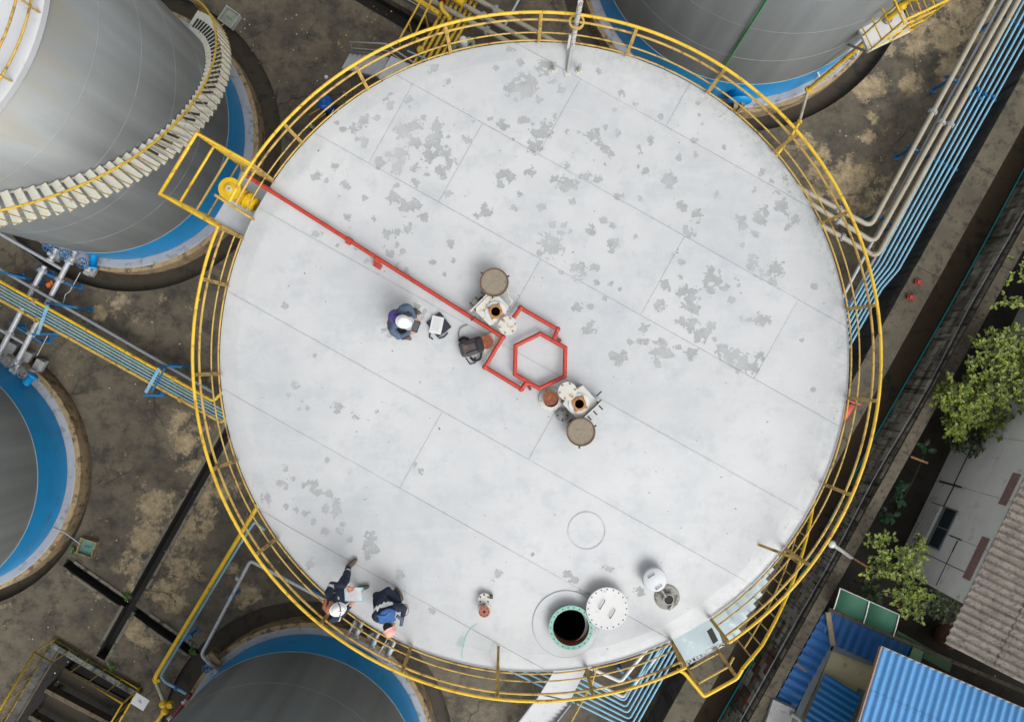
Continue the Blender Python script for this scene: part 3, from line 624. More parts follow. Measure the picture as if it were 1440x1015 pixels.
MB().lathe([(0, .03), (.385, .03), (.392, .024), (.392, 0), (0, 0)], Z(mcc, ZR + .225), 56, sm=False).build('plate', WHT, mcv)
bolts(mcv, mcc, .355, 20, ZR + .2555, .013, .006)
for dx, dy in ((-.10, .08), (.09, -.09)):
    h0 = mcc + Vector((dx, dy, 0)); e = Vector((.045, .075, 0))
    MB().tube([Z(h0 - e, ZR + .255), Z(h0 - e, ZR + .31), Z(h0 + e, ZR + .31), Z(h0 + e, ZR + .255)], .009, 6).build('handle', STEEL, mcv)
MB().cyl(Z(mcc + Vector((.12, .1, 0)), ZR + .0), .09, .224, 16).build('rest_block', GREY, mcv)
MB().lathe([(.622, ZR + .0165), (.634, ZR + .0165), (.636, ZR)], Z(P(796, 877, ZR), 0), 64, sm=False).build('pad_weld', mat('pad_weld_grey', lin(168, 171, 173), .6), mh)
# raised round hatch
hc = P(921, 815, ZR + .26)
ht = empty('gauge_hatch', P(938, 838, ZR), 'raised grey round lid with two handles beside its open neck', 'hatch')
MB().lathe([(0, .04), (.205, .04), (.225, .02), (.225, -.05), (0, -.05)], Z(hc, ZR + .23), 40).build('lid', mat('light_grey_lid_paint', lin(190, 194, 198), .5, var=.05, scale=4), ht)
for dx, dy in ((-.07, .08), (.07, -.13)):
    h0 = hc + Vector((dx, dy, 0)); e = Vector((.055, .035, 0))
    MB().tube([Z(h0 - e, ZR + .265), Z(h0 - e, ZR + .30), Z(h0 + e, ZR + .30), Z(h0 + e, ZR + .265)], .008, 6).build('handle', STEEL, ht)
pc = P(938, 839, ZR)
MB().lathe([(.10, ZR + .03), (.215, ZR + .034), (.235, ZR + .02), (.24, ZR)], Z(pc, 0), 40, sm=False).build('pad', mat('grimy_pad', lin(150, 150, 144), .8, var=.15, scale=9, dirt=lin(90, 86, 76), damt=.35, dscale=10), ht)
MB().lathe([(.085, ZR + .16), (.10, ZR + .16), (.10, ZR)], Z(pc, 0), 24, sm=False).build('neck', GREY, ht)
MB().cyl(Z(pc, ZR + .14), .086, .004, 20).build('neck_bore', BLK, ht)  # black disc painted in for the shade down the neck
MB().tube([Z(pc + Vector((-.05, .05, 0)), ZR + .15), Z(hc, ZR + .19)], .03, 8).build('hinge_arm', STEEL, ht)
MB().box(Z(pc + Vector((.07, -.16, 0)), ZR + .06), (.03, .16, .03), R(-30)).build('latch', STEEL, ht)
# circle mark on the roof and chalk marks
CHK = mat('pale_chalk_mark', lin(178, 181, 183), .8, var=.1)
tag(MB().lathe([(.34, ZR + .0145), (.355, ZR + .0145)], Z(P(825, 746, ZR), 0), 48, sm=False).build('ring_mark', CHK, None, P(825, 746, ZR)), 'faint grey ring left on the white paint above the manhole', 'mark')
CH2 = mat('green_chalk_mark', lin(150, 206, 196), .8, var=.2, scale=12)
ch = empty('chalk_mark', P(660, 905, ZR), 'pale green chalk curve and scribble on the roof near the bottom edge', 'mark')
def stroke(nm, pts, wd=.012):
    b = MB(); q = [P(x, y, ZR) for x, y in pts]
    for a_, c_ in zip(q[:-1], q[1:]):
        t_ = (c_ - a_).normalized(); s_ = Vector((-t_.y, t_.x, 0)) * wd / 2; zq = Vector((0, 0, .0155))
        b.add([a_ - s_ + zq, c_ - s_ + zq, c_ + s_ + zq, a_ + s_ + zq], [(0, 1, 2, 3)])
    b.build(nm, CH2, ch)
stroke('curve', [(672, 877), (664, 882), (656, 892), (652, 905), (650, 918), (651, 926)])
stroke('curve', [(688, 918), (692, 910), (696, 902)], .008)
for k, pts in enumerate(([(642, 908), (645, 900), (649, 896), (651, 899), (648, 904), (643, 908), (649, 909)], [(650, 893), (653, 890)], [(646, 903), (652, 907), (655, 900), (650, 897)])): stroke('digit', pts, .009)
# small nozzle with flange
nz = empty('nozzle', P(681, 860, ZR), 'small nozzle with rusty red flange and its white blind cover beside it', 'nozzle')
c = P(681, 859, ZR + .2)
MB().lathe([(.13, ZR), (.13, ZR + .02), (.06, ZR + .022), (.06, ZR + .2)], Z(P(682, 857, ZR), 0), 24, sm=False).build('neck', WHTD, nz)
MB().lathe([(.028, ZR + .2), (.03, ZR + .236), (.105, ZR + .236), (.105, ZR + .206), (.06, ZR + .2)], Z(c, 0), 24, sm=False).build('flange', mat('red_oxide', lin(158, 96, 76), .75, var=.2, scale=20), nz)
MB().cyl(Z(c, ZR + .228), .032, .004, 14).build('bore', BLK, nz); bolts(nz, c, .08, 8, ZR + .236, .012, .008, BOLT)  # the bore is a black disc standing for shade in the hole
c = P(681, 842, ZR + .1)
MB().cyl(Z(c, ZR + .09), .115, .022, 24).build('blind_cover', WHTD, nz); bolts(nz, c, .085, 6, ZR + .112, .014, .02, BOLT, .5)
MB().box(Z(c + Vector((.13, .04, 0)), ZR + .08), (.06, .05, .1)).build('hinge', BOLT, nz)
def vent_cluster(label, drum, boxc, boxrot, bore, cover, extra, edge_dir):
    root = empty('breather_valve', P(*boxc, ZR), label, 'vent valve')
    c = P(*drum, ZR + .42)
    MB().lathe([(0, .0), (.235, .0)], Z(c, ZR + .44), 40, sm=False).build('drum_lid', BROWN, root)
    MB().lathe([(.235, .0), (.238, .018), (.262, .018), (.265, -.02), (.25, -.22), (.12, -.25), (.12, -.44)], Z(c, ZR + .44), 40, sm=False).build('drum_body', BRIM, root)
    for k in range(3):
        a = k * 2.1 + .4; MB().box(Z(c + Vector((math.cos(a), math.sin(a), 0)) * .275, ZR + .44), (.05, .03, .04), a).build('lid_clip', BOLT, root)
    b0 = P(*boxc, ZR + .30); M = Matrix.Rotation(boxrot, 3, 'Z')
    hq = MB(); hv = [(x * .25, y * .22) for x, y in ((-1, -1), (1, -1), (1, 1), (-1, 1))]; hw_ = [b0 + M @ Vector((x, y, 0)) for x, y in hv]
    hq.add([Z(p, ZR + .02) for p in hw_] + [Z(p, ZR + .32) for p in hw_], [(0, 1, 5, 4), (1, 2, 6, 5), (2, 3, 7, 6), (3, 0, 4, 7)]); bc = Z(P(*bore, ZR + .42), ZR + .32); nn = 32
    ring = [bc + Vector((.083 * math.cos(k * math.pi / 16), .083 * math.sin(k * math.pi / 16), 0)) for k in range(nn)]; sq = []
    for k in range(nn):
        dl = M.inverted() @ Vector((math.cos(k * math.pi / 16), math.sin(k * math.pi / 16), 0)); l0 = M.inverted() @ (bc - Z(b0, bc.z)); tt = min(((.25 * (1 if dl.x > 0 else -1)) - l0.x) / dl.x if abs(dl.x) > 1e-6 else 9, ((.22 * (1 if dl.y > 0 else -1)) - l0.y) / dl.y if abs(dl.y) > 1e-6 else 9); sq.append(Z(b0, bc.z) + M @ (l0 + dl * tt))
    hq.add(ring + sq, [(k, k + nn, (k + 1) % nn + nn, (k + 1) % nn) for k in range(nn)]); hq.build('housing', WHTD, root)
    MB().box(Z(b0 + M @ Vector((0, edge_dir * .24, 0)), ZR + .26), (.64, .02, .34), boxrot).build('flange_plate', WHTD, root)
    bb = MB()
    for k in range(4): bb.cyl(Z(b0 + M @ Vector((-.21 + .14 * k, edge_dir * .26, 0)), ZR + .40), .013, .10, 6, axis=M @ Vector((0, edge_dir, 0)))
    for k in (-1, 1): bb.cyl(Z(b0 + M @ Vector((k * .31, edge_dir * .12, 0)), ZR + .25), .013, .12, 6, axis=M @ Vector((k, 0, 0)))
    bb.build('bolts', BOLT, root)['kind'] = 'stuff'
    MB().lathe([(.26, ZR), (.26, ZR + .09), (.17, ZR + .1)], Z(b0 + M @ Vector((0, -edge_dir * .03, 0)), 0), 32, sm=False).build('base_pad', WHTD, root)
    MB().lathe([(.19, ZR + .32), (.19, ZR + .345), (.083, ZR + .35)], Z(P(*bore, ZR + .42), 0), 32, sm=False).build('top_pad', WHT, root)
    cb = P(*bore, ZR + .42); q = MB()
    rin, rout = [], []
    for k in range(32):
        a = k * math.pi / 16; rr_ = .112 + .068 * max(0, math.cos(2 * (a - boxrot - .35) * 2)) ** 3; rin.append((cb.x + .083 * math.cos(a), cb.y + .083 * math.sin(a))); rout.append((cb.x + rr_ * math.cos(a), cb.y + rr_ * math.sin(a)))
    q.add([(x, y, ZR + .385) for x, y in rin] + [(x, y, ZR + .385) for x, y in rout] + [(x, y, ZR + .352) for x, y in rout], [(k, k + 32, (k + 1) % 32 + 32, (k + 1) % 32) for k in range(32)] + [(k + 32, k + 64, (k + 1) % 32 + 64, (k + 1) % 32 + 32) for k in range(32)])
    q.lathe([(.083, ZR + .40), (.12, ZR + .40), (.125, ZR + .37)], Z(cb, 0), 24, sm=False); q.build('diamond_flange', RUSTY, root)
    MB().lathe([(.082, ZR + .40), (.082, ZR + .1), (0, ZR + .1)], Z(cb, 0), 24).build('bore', BLK, root)  # walls and floor coloured black to stand for the shade inside
    cc = P(*cover, ZR + .4)
    MB().cyl(Z(cc, ZR + .40), .172, .022, 32).build('blind_cover', WHTD, root)
    MB().cyl(Z(cc, ZR), .06, .40, 14).build('cover_stand', WHTD, root)
    bolts(root, cc, .142, 6, ZR + .422, .017, .018, RUSTY, .2)
    extra(root)
    return root
def ex1(root):
    c = P(728, 396, ZR); MB().tube([P(713, 407, ZR + .3), P(716, 418, ZR + .3), P(720, 424, ZR + .25), P(716, 428, ZR + .25)], .016, 6).build('drain_tube', WHTD, root)
    MB().box(P(676, 421, ZR + .12), (.13, .06, .10), .7).build('hinge_block', BOLT, root)
    MB().lathe([(.12, ZR), (.12, ZR + .12), (.04, ZR + .13)], Z(P(672, 430, ZR), 0), 20, sm=False).build('small_stub', WHTD, root)
def ex2(root):
    c = P(774, 560, ZR + .25)
    MB().lathe([(.22, ZR), (.22, ZR + .06), (.14, ZR + .09), (.14, ZR + .2)], Z(P(774, 561, ZR), 0), 32, sm=False).build('side_pad', WHTD, root)
    q = MB().cyl(Z(c, ZR + .2), .132, .05, 24)
    for k in range(3): q.box(Z(c + Vector((math.cos(k * 2.1), math.sin(k * 2.1), 0)) * .14, ZR + .225), (.04, .04, .04), k * 2.1)
    q.build('rusty_cap', RUST, root)
    c = P(791, 584, ZR + .12); MB().lathe([(.12, ZR), (.12, ZR + .10), (.0, ZR + .12)], Z(c, 0), 24)  .build('small_cap', GREY, root)
    bolts(root, c, .09, 4, ZR + .1, .016, .03)
vent_cluster('white valve box with black opening, brown drum lid on its upper side', (695, 397), (692, 434), R(45), (697, 438), (714, 458), ex1, 1)
vent_cluster('white valve box with black opening, brown drum lid below it', (817, 607), (816, 566), R(43), (815, 568), (798, 550), ex2, -1)
pd = empty('padded_nozzle', P(689, 482, ZR), 'white padded nozzle with brown cap behind the backpack', 'nozzle')
MB().box(P(690, 482, ZR + .03), (.36, .34, .05), R(20)).build('pad', WHTD, pd); MB().cyl(P(684, 481, ZR + .05), .13, .16, 24).build('cap', RUST, pd)
# pole at the top edge
po = empty('pole', P(803, 71, ZR), 'white peeling vertical pole at the top railing with a grey brace on the roof', 'pole')
POLE = mat('peeling_pole_paint', lin(190, 188, 182), .6, var=.08, scale=6, dirt=lin(112, 98, 80), damt=.38, dscale=16)
pb = Z(P(803.5, 70, ZR), ZR)
MB().tube([pb - Vector((0, 0, .3)), pb + Vector((0, 0, 1.85))], .046, 12).build('tube', POLE, po); MB().tube([P(798, 103, ZR + .01), pb + Vector((-.01, .0, .12))], .038, 10).build('brace', GREY, po)
MB().lathe([(.105, -.03), (.135, -.03), (.135, .03), (.105, .03), (.105, -.03)], pb + Vector((0, 0, 1.13)), 24, sm=False).build('rail_collar', YELW, po)
MB().box(P(798, 103, ZR + .012), (.12, .12, .016), .3).build('brace_foot', WHTD, po)
for q, lb in (((779, 98), 'small grey pipe stub left of the pole base'), ((814, 100), 'small grey pipe stub right of the pole base')):
    e = empty('pipe_stub', P(*q, ZR), lb, 'pipe stub'); MB().tube([P(*q, ZR), Z(P(*q, ZR), ZR + .28)], .032, 10).build('tube', GREY, e); MB().lathe([(.0, ZR + .015), (.07, ZR + .015), (.07, ZR)], Z(P(*q, ZR), 0), 16).build('base', WHTD, e)
e = empty('bracket_post', P(801, 62, ZR), 'short white bar on the roof edge left of the pole', 'bracket'); MB().box(P(800, 61, ZR + .3), (.045, .03, .62)).build('bar', WHT, e)
# stair landing bottom right, spiral stair down
ld = empty('stair_landing', P(975, 905, ZR), 'pale blue landing plate with yellow railing at the lower right roof edge', 'landing')
lz = ZR - .05
lp = [P(944, 900, lz), P(1003, 866, lz), P(1018, 908, lz), P(960, 940, lz)]
MB().prism([p[:2] for p in lp], lz - .03, lz).build('floor', PALE, ld)
ql = [P(1003, 866, lz), P(1012, 890, lz), P(1001, 900, lz), P(993, 880, lz)]
MB().prism([p[:2] for p in [P(994, 887, lz), P(1001, 882, lz), P(1010, 900, lz), P(1003, 905, lz)]], lz, lz + .006).build('grip_plate', GRIP, ld)
rng_ = random.Random(3); b = MB()
for k in range(40):
    p = P(*(rng_.uniform(962, 1014), 0), lz); t_ = rng_.random(); p = lp[3].lerp(lp[2], t_) + (lp[0] - lp[3]) * rng_.uniform(.02, .12) + Vector((0, 0, .004)); b.box(p, (rng_.uniform(.02, .06), rng_.uniform(.02, .05), .008), rng_.random())
b.build('debris', WHTD, ld)['kind'] = 'stuff'
tz = ZR + 1.12
o1, o2, o3 = P(990, 979, tz), P(1037, 953, tz), P(1044, 940, tz)
MB().tube([P(952, 941, tz), P(962, 945, tz), o1, o2, o3], .033, 8, fillet=.06).build('top_rail', YELB, ld)
MB().tube([Z(o1, ZR + .62), Z(o2, ZR + .62), Z(o3, ZR + .62)], .022, 8).build('middle_rail', YELW, ld)
MB().tube([Z(o1, ZR + .0), Z(o2, ZR + .0)], .018, 8).build('lower_rail', YELW, ld)
for q in (o1, o2): MB().beam(Z(q, lz - .03), Z(q, tz), .045, .045).build('post', YELW, ld)
MB().tube([P(944, 901, ZR), P(960, 941, ZR + .9)], .024, 8).build('gate_bar', YELW, ld)
ms = empty('spiral_stair', MC, 'pale blue spiral stair with yellow handrail descending from the lower right landing', 'staircase')
aa0 = ang(1003, 868); NT2 = 30; pts = []; mids = []
for i in range(NT2):
    t_ = i / (NT2 - 1); a = aa0 + R(1.2 + 2.35 * i); z = lz - .2 * (i + .6); da = R(1.35)
    ri, ro = MR + .03, MR + .62 - .0
    poly = [(MC.x + rr * math.cos(a + s_), MC.y + rr * math.sin(a + s_)) for rr, s_ in ((ri, da), (ro, da), (ro, -da), (ri, -da))]
    tr = MB().prism(poly, z - .03, z).build('tread', PALE, ms)
    e = MC + Vector((math.cos(a), math.sin(a), 0)) * (ro + .01); pts.append(Z(e, z + 1.05)); mids.append(Z(e, z + .55))
    MB().tube([Z(e, z - .03), Z(e, z + 1.05)], .013, 6).build('baluster', YELW, ms)
MB().tube([o3] + pts[1:], .03, 8).build('handrail', YELB, ms); MB().tube(mids, .016, 6).build('middle_rail', YELW, ms)
# clutter of foam boxes on landing steps are the pale treads themselves
# ---------------------------------------------------------------- bund wall, block wall and what stands on them
WN = Vector((.874, -.485, 0)); WD = Vector((-.485, -.874, 0))
def WP(d, s, z): return WN * d + WD * s + Vector((0, 0, z))
def pos_material(name, c0, c1, c2, streak_dir, sc_=1.0, rnd=.25):
    """concrete colour from world position (so repeated blocks differ) with vertical run-off streaks"""
    m = bpy.data.materials.new(name); m.use_nodes = True; t = m.node_tree; n = t.nodes; L = t.links; b = n['Principled BSDF']
    g = n.new('ShaderNodeNewGeometry').outputs['Position']
    def noi(s, det, mp=None):
        q = n.new('ShaderNodeTexNoise'); q.inputs['Scale'].default_value = s; q.inputs['Detail'].default_value = det; q.inputs['Roughness'].default_value = .68
        if mp:
            k = n.new('ShaderNodeMapping'); k.inputs['Rotation'].default_value = (0, 0, mp[0]); k.inputs['Scale'].default_value = mp[1]; L.new(g, k.inputs[0]); L.new(k.outputs[0], q.inputs['Vector'])
        else: L.new(g, q.inputs['Vector'])
        return q.outputs['Fac']
    def rng(v, a, c):
        q = n.new('ShaderNodeMapRange'); q.inputs[1].default_value = a; q.inputs[2].default_value = c; L.new(v, q.inputs[0]); return q.outputs[0]
    def mix(f, a, c):
        q = n.new('ShaderNodeMix'); q.data_type = 'RGBA'; L.new(f, q.inputs[0])
        for i, x in ((6, a), (7, c)):
            if isinstance(x, tuple): q.inputs[i].default_value = x
            else: L.new(x, q.inputs[i])
        return q.outputs[2]
    o = mix(rng(noi(1.1 * sc_, 6), .38, .64), c0, c1)
    o = mix(rng(noi(1.6 * sc_, 6, (streak_dir, (3.5, 3.5, .35))), .50, .66), o, c2)
    oi = n.new('ShaderNodeObjectInfo'); hv = n.new('ShaderNodeHueSaturation'); L.new(o, hv.inputs['Color'])
    mr = n.new('ShaderNodeMapRange'); mr.inputs[3].default_value = 1 - rnd; mr.inputs[4].default_value = 1 + rnd; L.new(oi.outputs['Random'], mr.inputs[0]); L.new(mr.outputs[0], hv.inputs['Value'])
    L.new(hv.outputs[0], b.inputs['Base Color']); b.inputs['Roughness'].default_value = .9
    bp = n.new('ShaderNodeBump'); bp.inputs['Strength'].default_value = .4; bp.inputs['Distance'].default_value = .02; L.new(noi(22, 5), bp.inputs['Height']); L.new(bp.outputs[0], b.inputs['Normal'])
    return m
BFACE = pos_material('black_stained_bund', lin(88, 86, 81), lin(56, 56, 55), lin(38, 38, 40), 0, .8, 0)
BTOP = pos_material('bund_top', lin(92, 86, 71), lin(72, 67, 56), lin(52, 49, 42), 0, .7, 0)
BLOCKM = pos_material('mouldy_block', lin(176, 170, 156), lin(112, 108, 99), lin(50, 49, 47), 0, 1.0, .55)
COPE = pos_material('coping_concrete', lin(96, 88, 74), lin(70, 64, 54), lin(48, 45, 40), 0, 1.2, .05)
bund = empty('bund_wall', WP(8.83, 0, 0), 'thick low containment wall with black streaked face right of the pipes', 'wall')
def wallbox(d0, d1, s0, s1, z0, z1):
    return MB().prism([WP(d0, s0, 0)[:2], WP(d1, s0, 0)[:2], WP(d1, s1, 0)[:2], WP(d0, s1, 0)[:2]], z0, z1)
wallbox(8.83, 9.52, -17, 12, 0, 1.17).build('wall_body', BFACE, bund)
s_ = -17; k = 0
while s_ < 12:
    ln = random.uniform(2.2, 3.4); wallbox(8.80 + random.uniform(-.01, .01), 9.54, s_ + .006, min(12, s_ + ln) - .006, 1.17, 1.23).build('cap_slab', BTOP, bund); s_ += ln
wallbox(9.54, 10.74, -17, 12, -.01, .02).build('drain_strip', mat('brown_drain_bed', lin(66, 54, 34), .8, var=.25, scale=1.5, dirt=lin(40, 36, 28), damt=.3, dscale=1.5), bund)
bw = empty('block_wall', WP(10.78, 0, 0), 'tall mouldy concrete block wall along the neighbouring houses', 'wall')
wallbox(10.80, 11.0, -17, 12, 0, 1.53).build('mortar_core', pos_material('dark_mortar', lin(40, 39, 37), lin(30, 30, 29), lin(24, 24, 24), 0, 1, 0), bw)
bmesh_shared = []
for v in range(3):
    o_ = MB(); hz = .196; a_ = .236
    o_.add([(-a_, -.02, 0), (a_, -.02, 0), (a_, .02, 0), (-a_, .02, 0), (-a_, -.02, hz), (a_, -.02, hz), (a_, .02, hz), (-a_, .02, hz)], [(3, 2, 1, 0), (4, 5, 6, 7), (0, 1, 5, 4), (1, 2, 6, 5), (2, 3, 7, 6), (3, 0, 4, 7)])
    me = bpy.data.meshes.new('brick'); me.from_pydata([tuple(q) for q in o_.v], [], o_.f); me.materials.append(BLOCKM); bmesh_shared.append(me)
redblock = bmesh_shared[0].copy(); redblock.materials.clear(); redblock.materials.append(pos_material('bare_red_brick', lin(120, 74, 62), lin(92, 62, 54), lin(52, 44, 42), 0, 2.0, .3))
wa = math.atan2(WD.y, WD.x)
for r_ in range(7):
    for c in range(42):
        s_ = -12.9 + .5 * c + (.25 if r_ % 2 else 0); o = bpy.data.objects.new('block', bmesh_shared[c % 3]); COL.objects.link(o); o.parent = bw
        if 3.3 < s_ < 5.6 and r_ in (1, 2, 3, 4) and (c * 7 + r_ * 3) % 5 < 2: o.data = redblock
        o.location = WP(10.80 - random.uniform(.0, .014), s_, .01 + r_ * .217) - ORG[bw.name]; o.rotation_euler = (0, 0, wa + random.uniform(-.008, .008))
s_ = -17
while s_ < 12:
    ln = random.uniform(1.6, 2.6); wallbox(10.74, 11.06, s_ + .005, min(12, s_ + ln) - .005, 1.53, 1.62 + random.uniform(-.006, .006)).build('coping', COPE, bw); s_ += ln
# alley floor behind the wall
tag(wallbox(11.0, 60, -60, 60, .002, .012).build('alley_ground', mat('dark_alley_soil', lin(44, 40, 34), .95, var=.35, scale=2, dirt=lin(26, 26, 22), damt=.35, dscale=1.4)), kind='structure')
tag(MB().tube([WP(10.70 + .02 * math.sin(q * .6), q, .14 + .03 * math.sin(q * .5)) for q in np.arange(-17, 12, .6)], .026, 8).build('hose', mat('teal_hose', lin(36, 150, 160), .5, var=.15, scale=4), None, WP(10.72, 0, 0)), 'teal hose running along the foot of the block wall', 'hose')
for dd, lb, mm, rr in ((10.70, 'black cable strung along the top of the block wall', mat('black_cable', lin(22, 22, 24), .5), .022), (10.64, 'thin grey cable beside the black cable on the block wall', mat('grey_cable', lin(150, 156, 160), .5), .010)):
    tag(MB().tube([WP(dd + .02 * math.sin(q * .9), q, 1.40 + .03 * math.cos(q * 1.3)) for q in np.arange(-17, 12, .5)], rr, 6).build('cable', mm, None, WP(dd, 0, 1.4)), lb, 'cable')
# bollard lamp on the wall
lc = P(1180, 770, 1.9)
lamp = empty('wall_lamp', Z(lc, 1.6), 'grey floodlight arm with round head on the block wall', 'lamp')
MB().tube([P(1196, 783, 1.66), P(1188, 777, 1.80), P(1172, 766, 1.98)], .055, 10, fillet=.03).build('arm', GREY, lamp)
MB().ell(P(1170, 765, 1.99), (.11, .11, .07)).build('lamp_head', mat('lamp_glass', lin(186, 190, 186), .3), lamp)
MB().box(P(1194, 781, 1.68), (.22, .06, .08), R(-40)).build('bracket', GREY, lamp)
for pp, q, lb in (((1281, 642), (1305, 651), 'rusty flat bar sticking out over the alley beside the large bush'), ((1197, 783), (1220, 797), 'rusty flat bar sticking out beyond the wall lamp'), ((1120, 932), (1134, 944), 'rusty flat bar lying over the blue shed roof')):
    e = empty('bracket_bar', P(*pp, 1.64), lb, 'bar'); MB().beam(P(*pp, 1.66), P(*q, 1.72), .055, .015).build('bar', mat('rusty_flat_bar', lin(132, 92, 52), .8, var=.35, scale=16, dirt=lin(80, 56, 38), damt=.35, dscale=18), e)
# red fittings on bund and cone
REDF = mat('faded_red_plastic', lin(150, 42, 30), .6, var=.2, scale=9)
for q, lb in (((1292, 397), 'upper of two small red blocks on the bund wall'), ((1281, 418), 'lower of two small red blocks on the bund wall')):
    c = P(*q, 1.3); e = empty('cable_block', Z(c, 1.23), lb, 'block'); b = MB(); b.box(Z(c, 1.28), (.22, .12, .10), R(-12)); b.box(Z(c + Vector((-.02, 0, 0)), 1.35), (.10, .10, .05), R(-12)); b.build('body', REDF, e); MB().cyl(Z(c + Vector((.07, -.01, 0)), 1.33), .03, .04, 10).build('knob', REDD, e)
cn = empty('traffic_cone', P(1189, 590, .0), 'faded orange cone lying just outside the right roof edge', 'cone')
c0, c1 = P(1197, 567, 1.3), P(1190, 588, 1.3); cax = (c1 - c0).normalized(); c0 = Z(P(1201, 565, 1.36), 1.36)
CONE = mat('faded_orange_cone', lin(196, 92, 70), .6, var=.12, scale=6)
MB().lathe([(.03, .0), (.05, .0), (.17, .50), (.16, .50)], P(1186, 592, 1.36), 24, axis=-cax).build('cone_body', CONE, cn); MB().box(P(1199, 566, 1.36), (.34, .34, .03), mtx=Matrix((frame_from(cax)[0], frame_from(cax)[1], cax)).transposed()).build('cone_base', CONE, cn)
# ---------------------------------------------------------------- pipe rack on the right
def lerp2(a, b, t): return (a[0] + (b[0] - a[0]) * t, a[1] + (b[1] - a[1]) * t)
ords = ['innermost', 'second', 'third', 'fourth', 'fifth', 'outermost']
pz = 1.0
for i in range(6):
    t = i / 5
    a = lerp2((1437, -10), (1482, -10), t); j1 = lerp2((1234, 369), (1263, 380), t); j2 = lerp2((1217, 394), (1240, 406), t); bnd = (878 + 2.4 * i, 985 + 8.5 * i); far = (690 - 1 * i, 884 + 8.5 * i)
    top = lerp2(j2, bnd, .0)
    q = [P(*a, pz), P(*j1, pz), P(*j2, pz), P(*bnd, pz), P(*far, pz)]
    pipe('pipe', q, .032, BLUP, '%s light blue pipe of the six-pipe bundle, counted outwards to the bund wall' % ords[i], 'pipe', 'light blue pipes on the right rack', fillet=.12)
for nm, pts, lb in (('a', [(1403, -10), (1232, 306), (1216, 315), (1090, 246)], 'uppermost beige pipe bending from the right rack to the tank'),
                    ('b', [(1426, -10), (1236, 329), (1222, 337), (1100, 262)], 'middle beige pipe bending from the right rack to the tank'),
                    ('c', [(1438, -10), (1240, 350), (1226, 357), (1106, 289)], 'lowest beige pipe bending from the right rack to the tank')):
    q = [P(x, y, 1.05) for x, y in (pts[0], ((pts[1][0] + pts[2][0]) / 2 + 0, (pts[1][1] + pts[2][1]) / 2 + 8), pts[3])]
    d0 = (q[1] - q[0]); d1 = (q[2] - q[1]).normalized(); fl = [(q[0] + d0 * {'a': .51, 'b': .52, 'c': .5}[nm], d0), (q[1] + d1 * {'a': 1.05, 'b': 1.2, 'c': 1.15}[nm], d1)]
    pipe('pipe', q, .072, BEI, lb, 'pipe', 'beige pipes of the right rack', fillet=.22, flanges=fl, seg=14)
for pts, lb in (([(1416, -10), (1150, 482), (1040, 690)], 'left thin silver pipe between the beige pipes of the right rack'), ([(1434, -10), (1172, 470), (1060, 680)], 'right thin silver pipe between the beige pipes of the right rack')):
    pipe('pipe', [P(x, y, .9) for x, y in pts], .05, GAL, lb, 'pipe', 'silver pipes of the right rack', fillet=.1)
for pts, lb in (([(960, 850), (873, 958), (700, 880)], 'upper white pipe elbow seen below the roof railing at bottom'), ([(975, 860), (877, 980), (700, 894)], 'lower white pipe elbow seen below the roof railing at bottom')):
    pipe('pipe', [P(x, y, .95) for x, y in pts], .055, WHT, lb, 'pipe', 'white pipes at the bottom', fillet=.12)
def support(pts, label, z=.95, legs=2, m=BLUS, wd=.07):
    a, b_ = P(*pts[0], z), P(*pts[1], z); e = empty('pipe_support', Z((a + b_) / 2, 0), label, 'pipe support')
    MB().beam(a, b_, wd, .07).build('crossbar', m, e)
    for k in range(legs):
        p = a.lerp(b_, (k + .15) / (legs - .7) if legs > 1 else .5); MB().beam(Z(p, 0), Z(p, z - .03), .06, .06).build('leg', m, e)
        MB().box(Z(p, .01), (.16, .16, .02)).build('foot_plate', m, e)
sl_ = [((1402, 18), (1452, 48)), ((1329, 107), (1400, 142)), ((1275, 205), (1346, 240)), ((1229, 300), (1262, 322)), ((1183, 415), (1205, 438)), ((868, 938), (916, 980))]
lbs = ['blue pipe support under the right rack at the top picture edge', 'second blue pipe support of the right rack from the top', 'third blue pipe support of the right rack from the top', 'blue pipe support where the beige pipes bend', 'blue pipe support beside the right roof edge', 'blue pipe support inside the bottom pipe elbow']
for q, lb in zip(sl_, lbs): support(q, lb, z=.90)
# small blue clamps on the thin pipes
for i, (x, y) in enumerate(((1362, 132), (1374, 126), (1384, 133), (1396, 137), (1378, 140))):
    e = empty('pipe_clamp', P(x, y, 1.0), 'small blue clamp on the thin pipes, %s of five near the second support' % ['leftmost', 'second', 'third', 'rightmost', 'lowest'][i], 'clamp', 'blue clamps on the right rack')
    MB().lathe([(.04, -.05), (.065, -.05), (.065, .05), (.04, .05)], P(x, y, 1.0), 12, sm=False, axis=WD).build('collar', BLUS, e); MB().cyl(P(x, y, 1.04), .03, .07, 10).build('stem', BLUS, e)
# ---------------------------------------------------------------- top: yellow pipe rack, beige pipes, grey stair
for i in range(6):
    pipe('pipe', [P(570 + i * 8.3, 112, .75), P(637 + i * 8.3, -12, .75)], .044, YEL, '%s yellow pipe of the six under the top railing, counted from the left' % ['first', 'second', 'third', 'fourth', 'fifth', 'sixth'][i], 'pipe', 'yellow pipes at the top')
for pts, fl, lb in (([(582, -12), (775, 92)], (684, 44), 'lowest beige pipe crossing over the yellow pipes at the top'), ([(617, -12), (800, 90)], (680, 22), 'middle beige pipe crossing over the yellow pipes at the top'), ([(650, -12), (840, 92)], (696, 15), 'upper beige pipe crossing over the yellow pipes at the top')):
    q = [P(x, y, 1.1) for x, y in pts]; d = q[1] - q[0]; t = (P(*fl, 1.1) - q[0]).dot(d) / d.length_squared
    pipe('pipe', q, .072, BEI, lb, 'pipe', 'beige pipes at the top', flanges=[(q[0] + d * t, d)], seg=14)
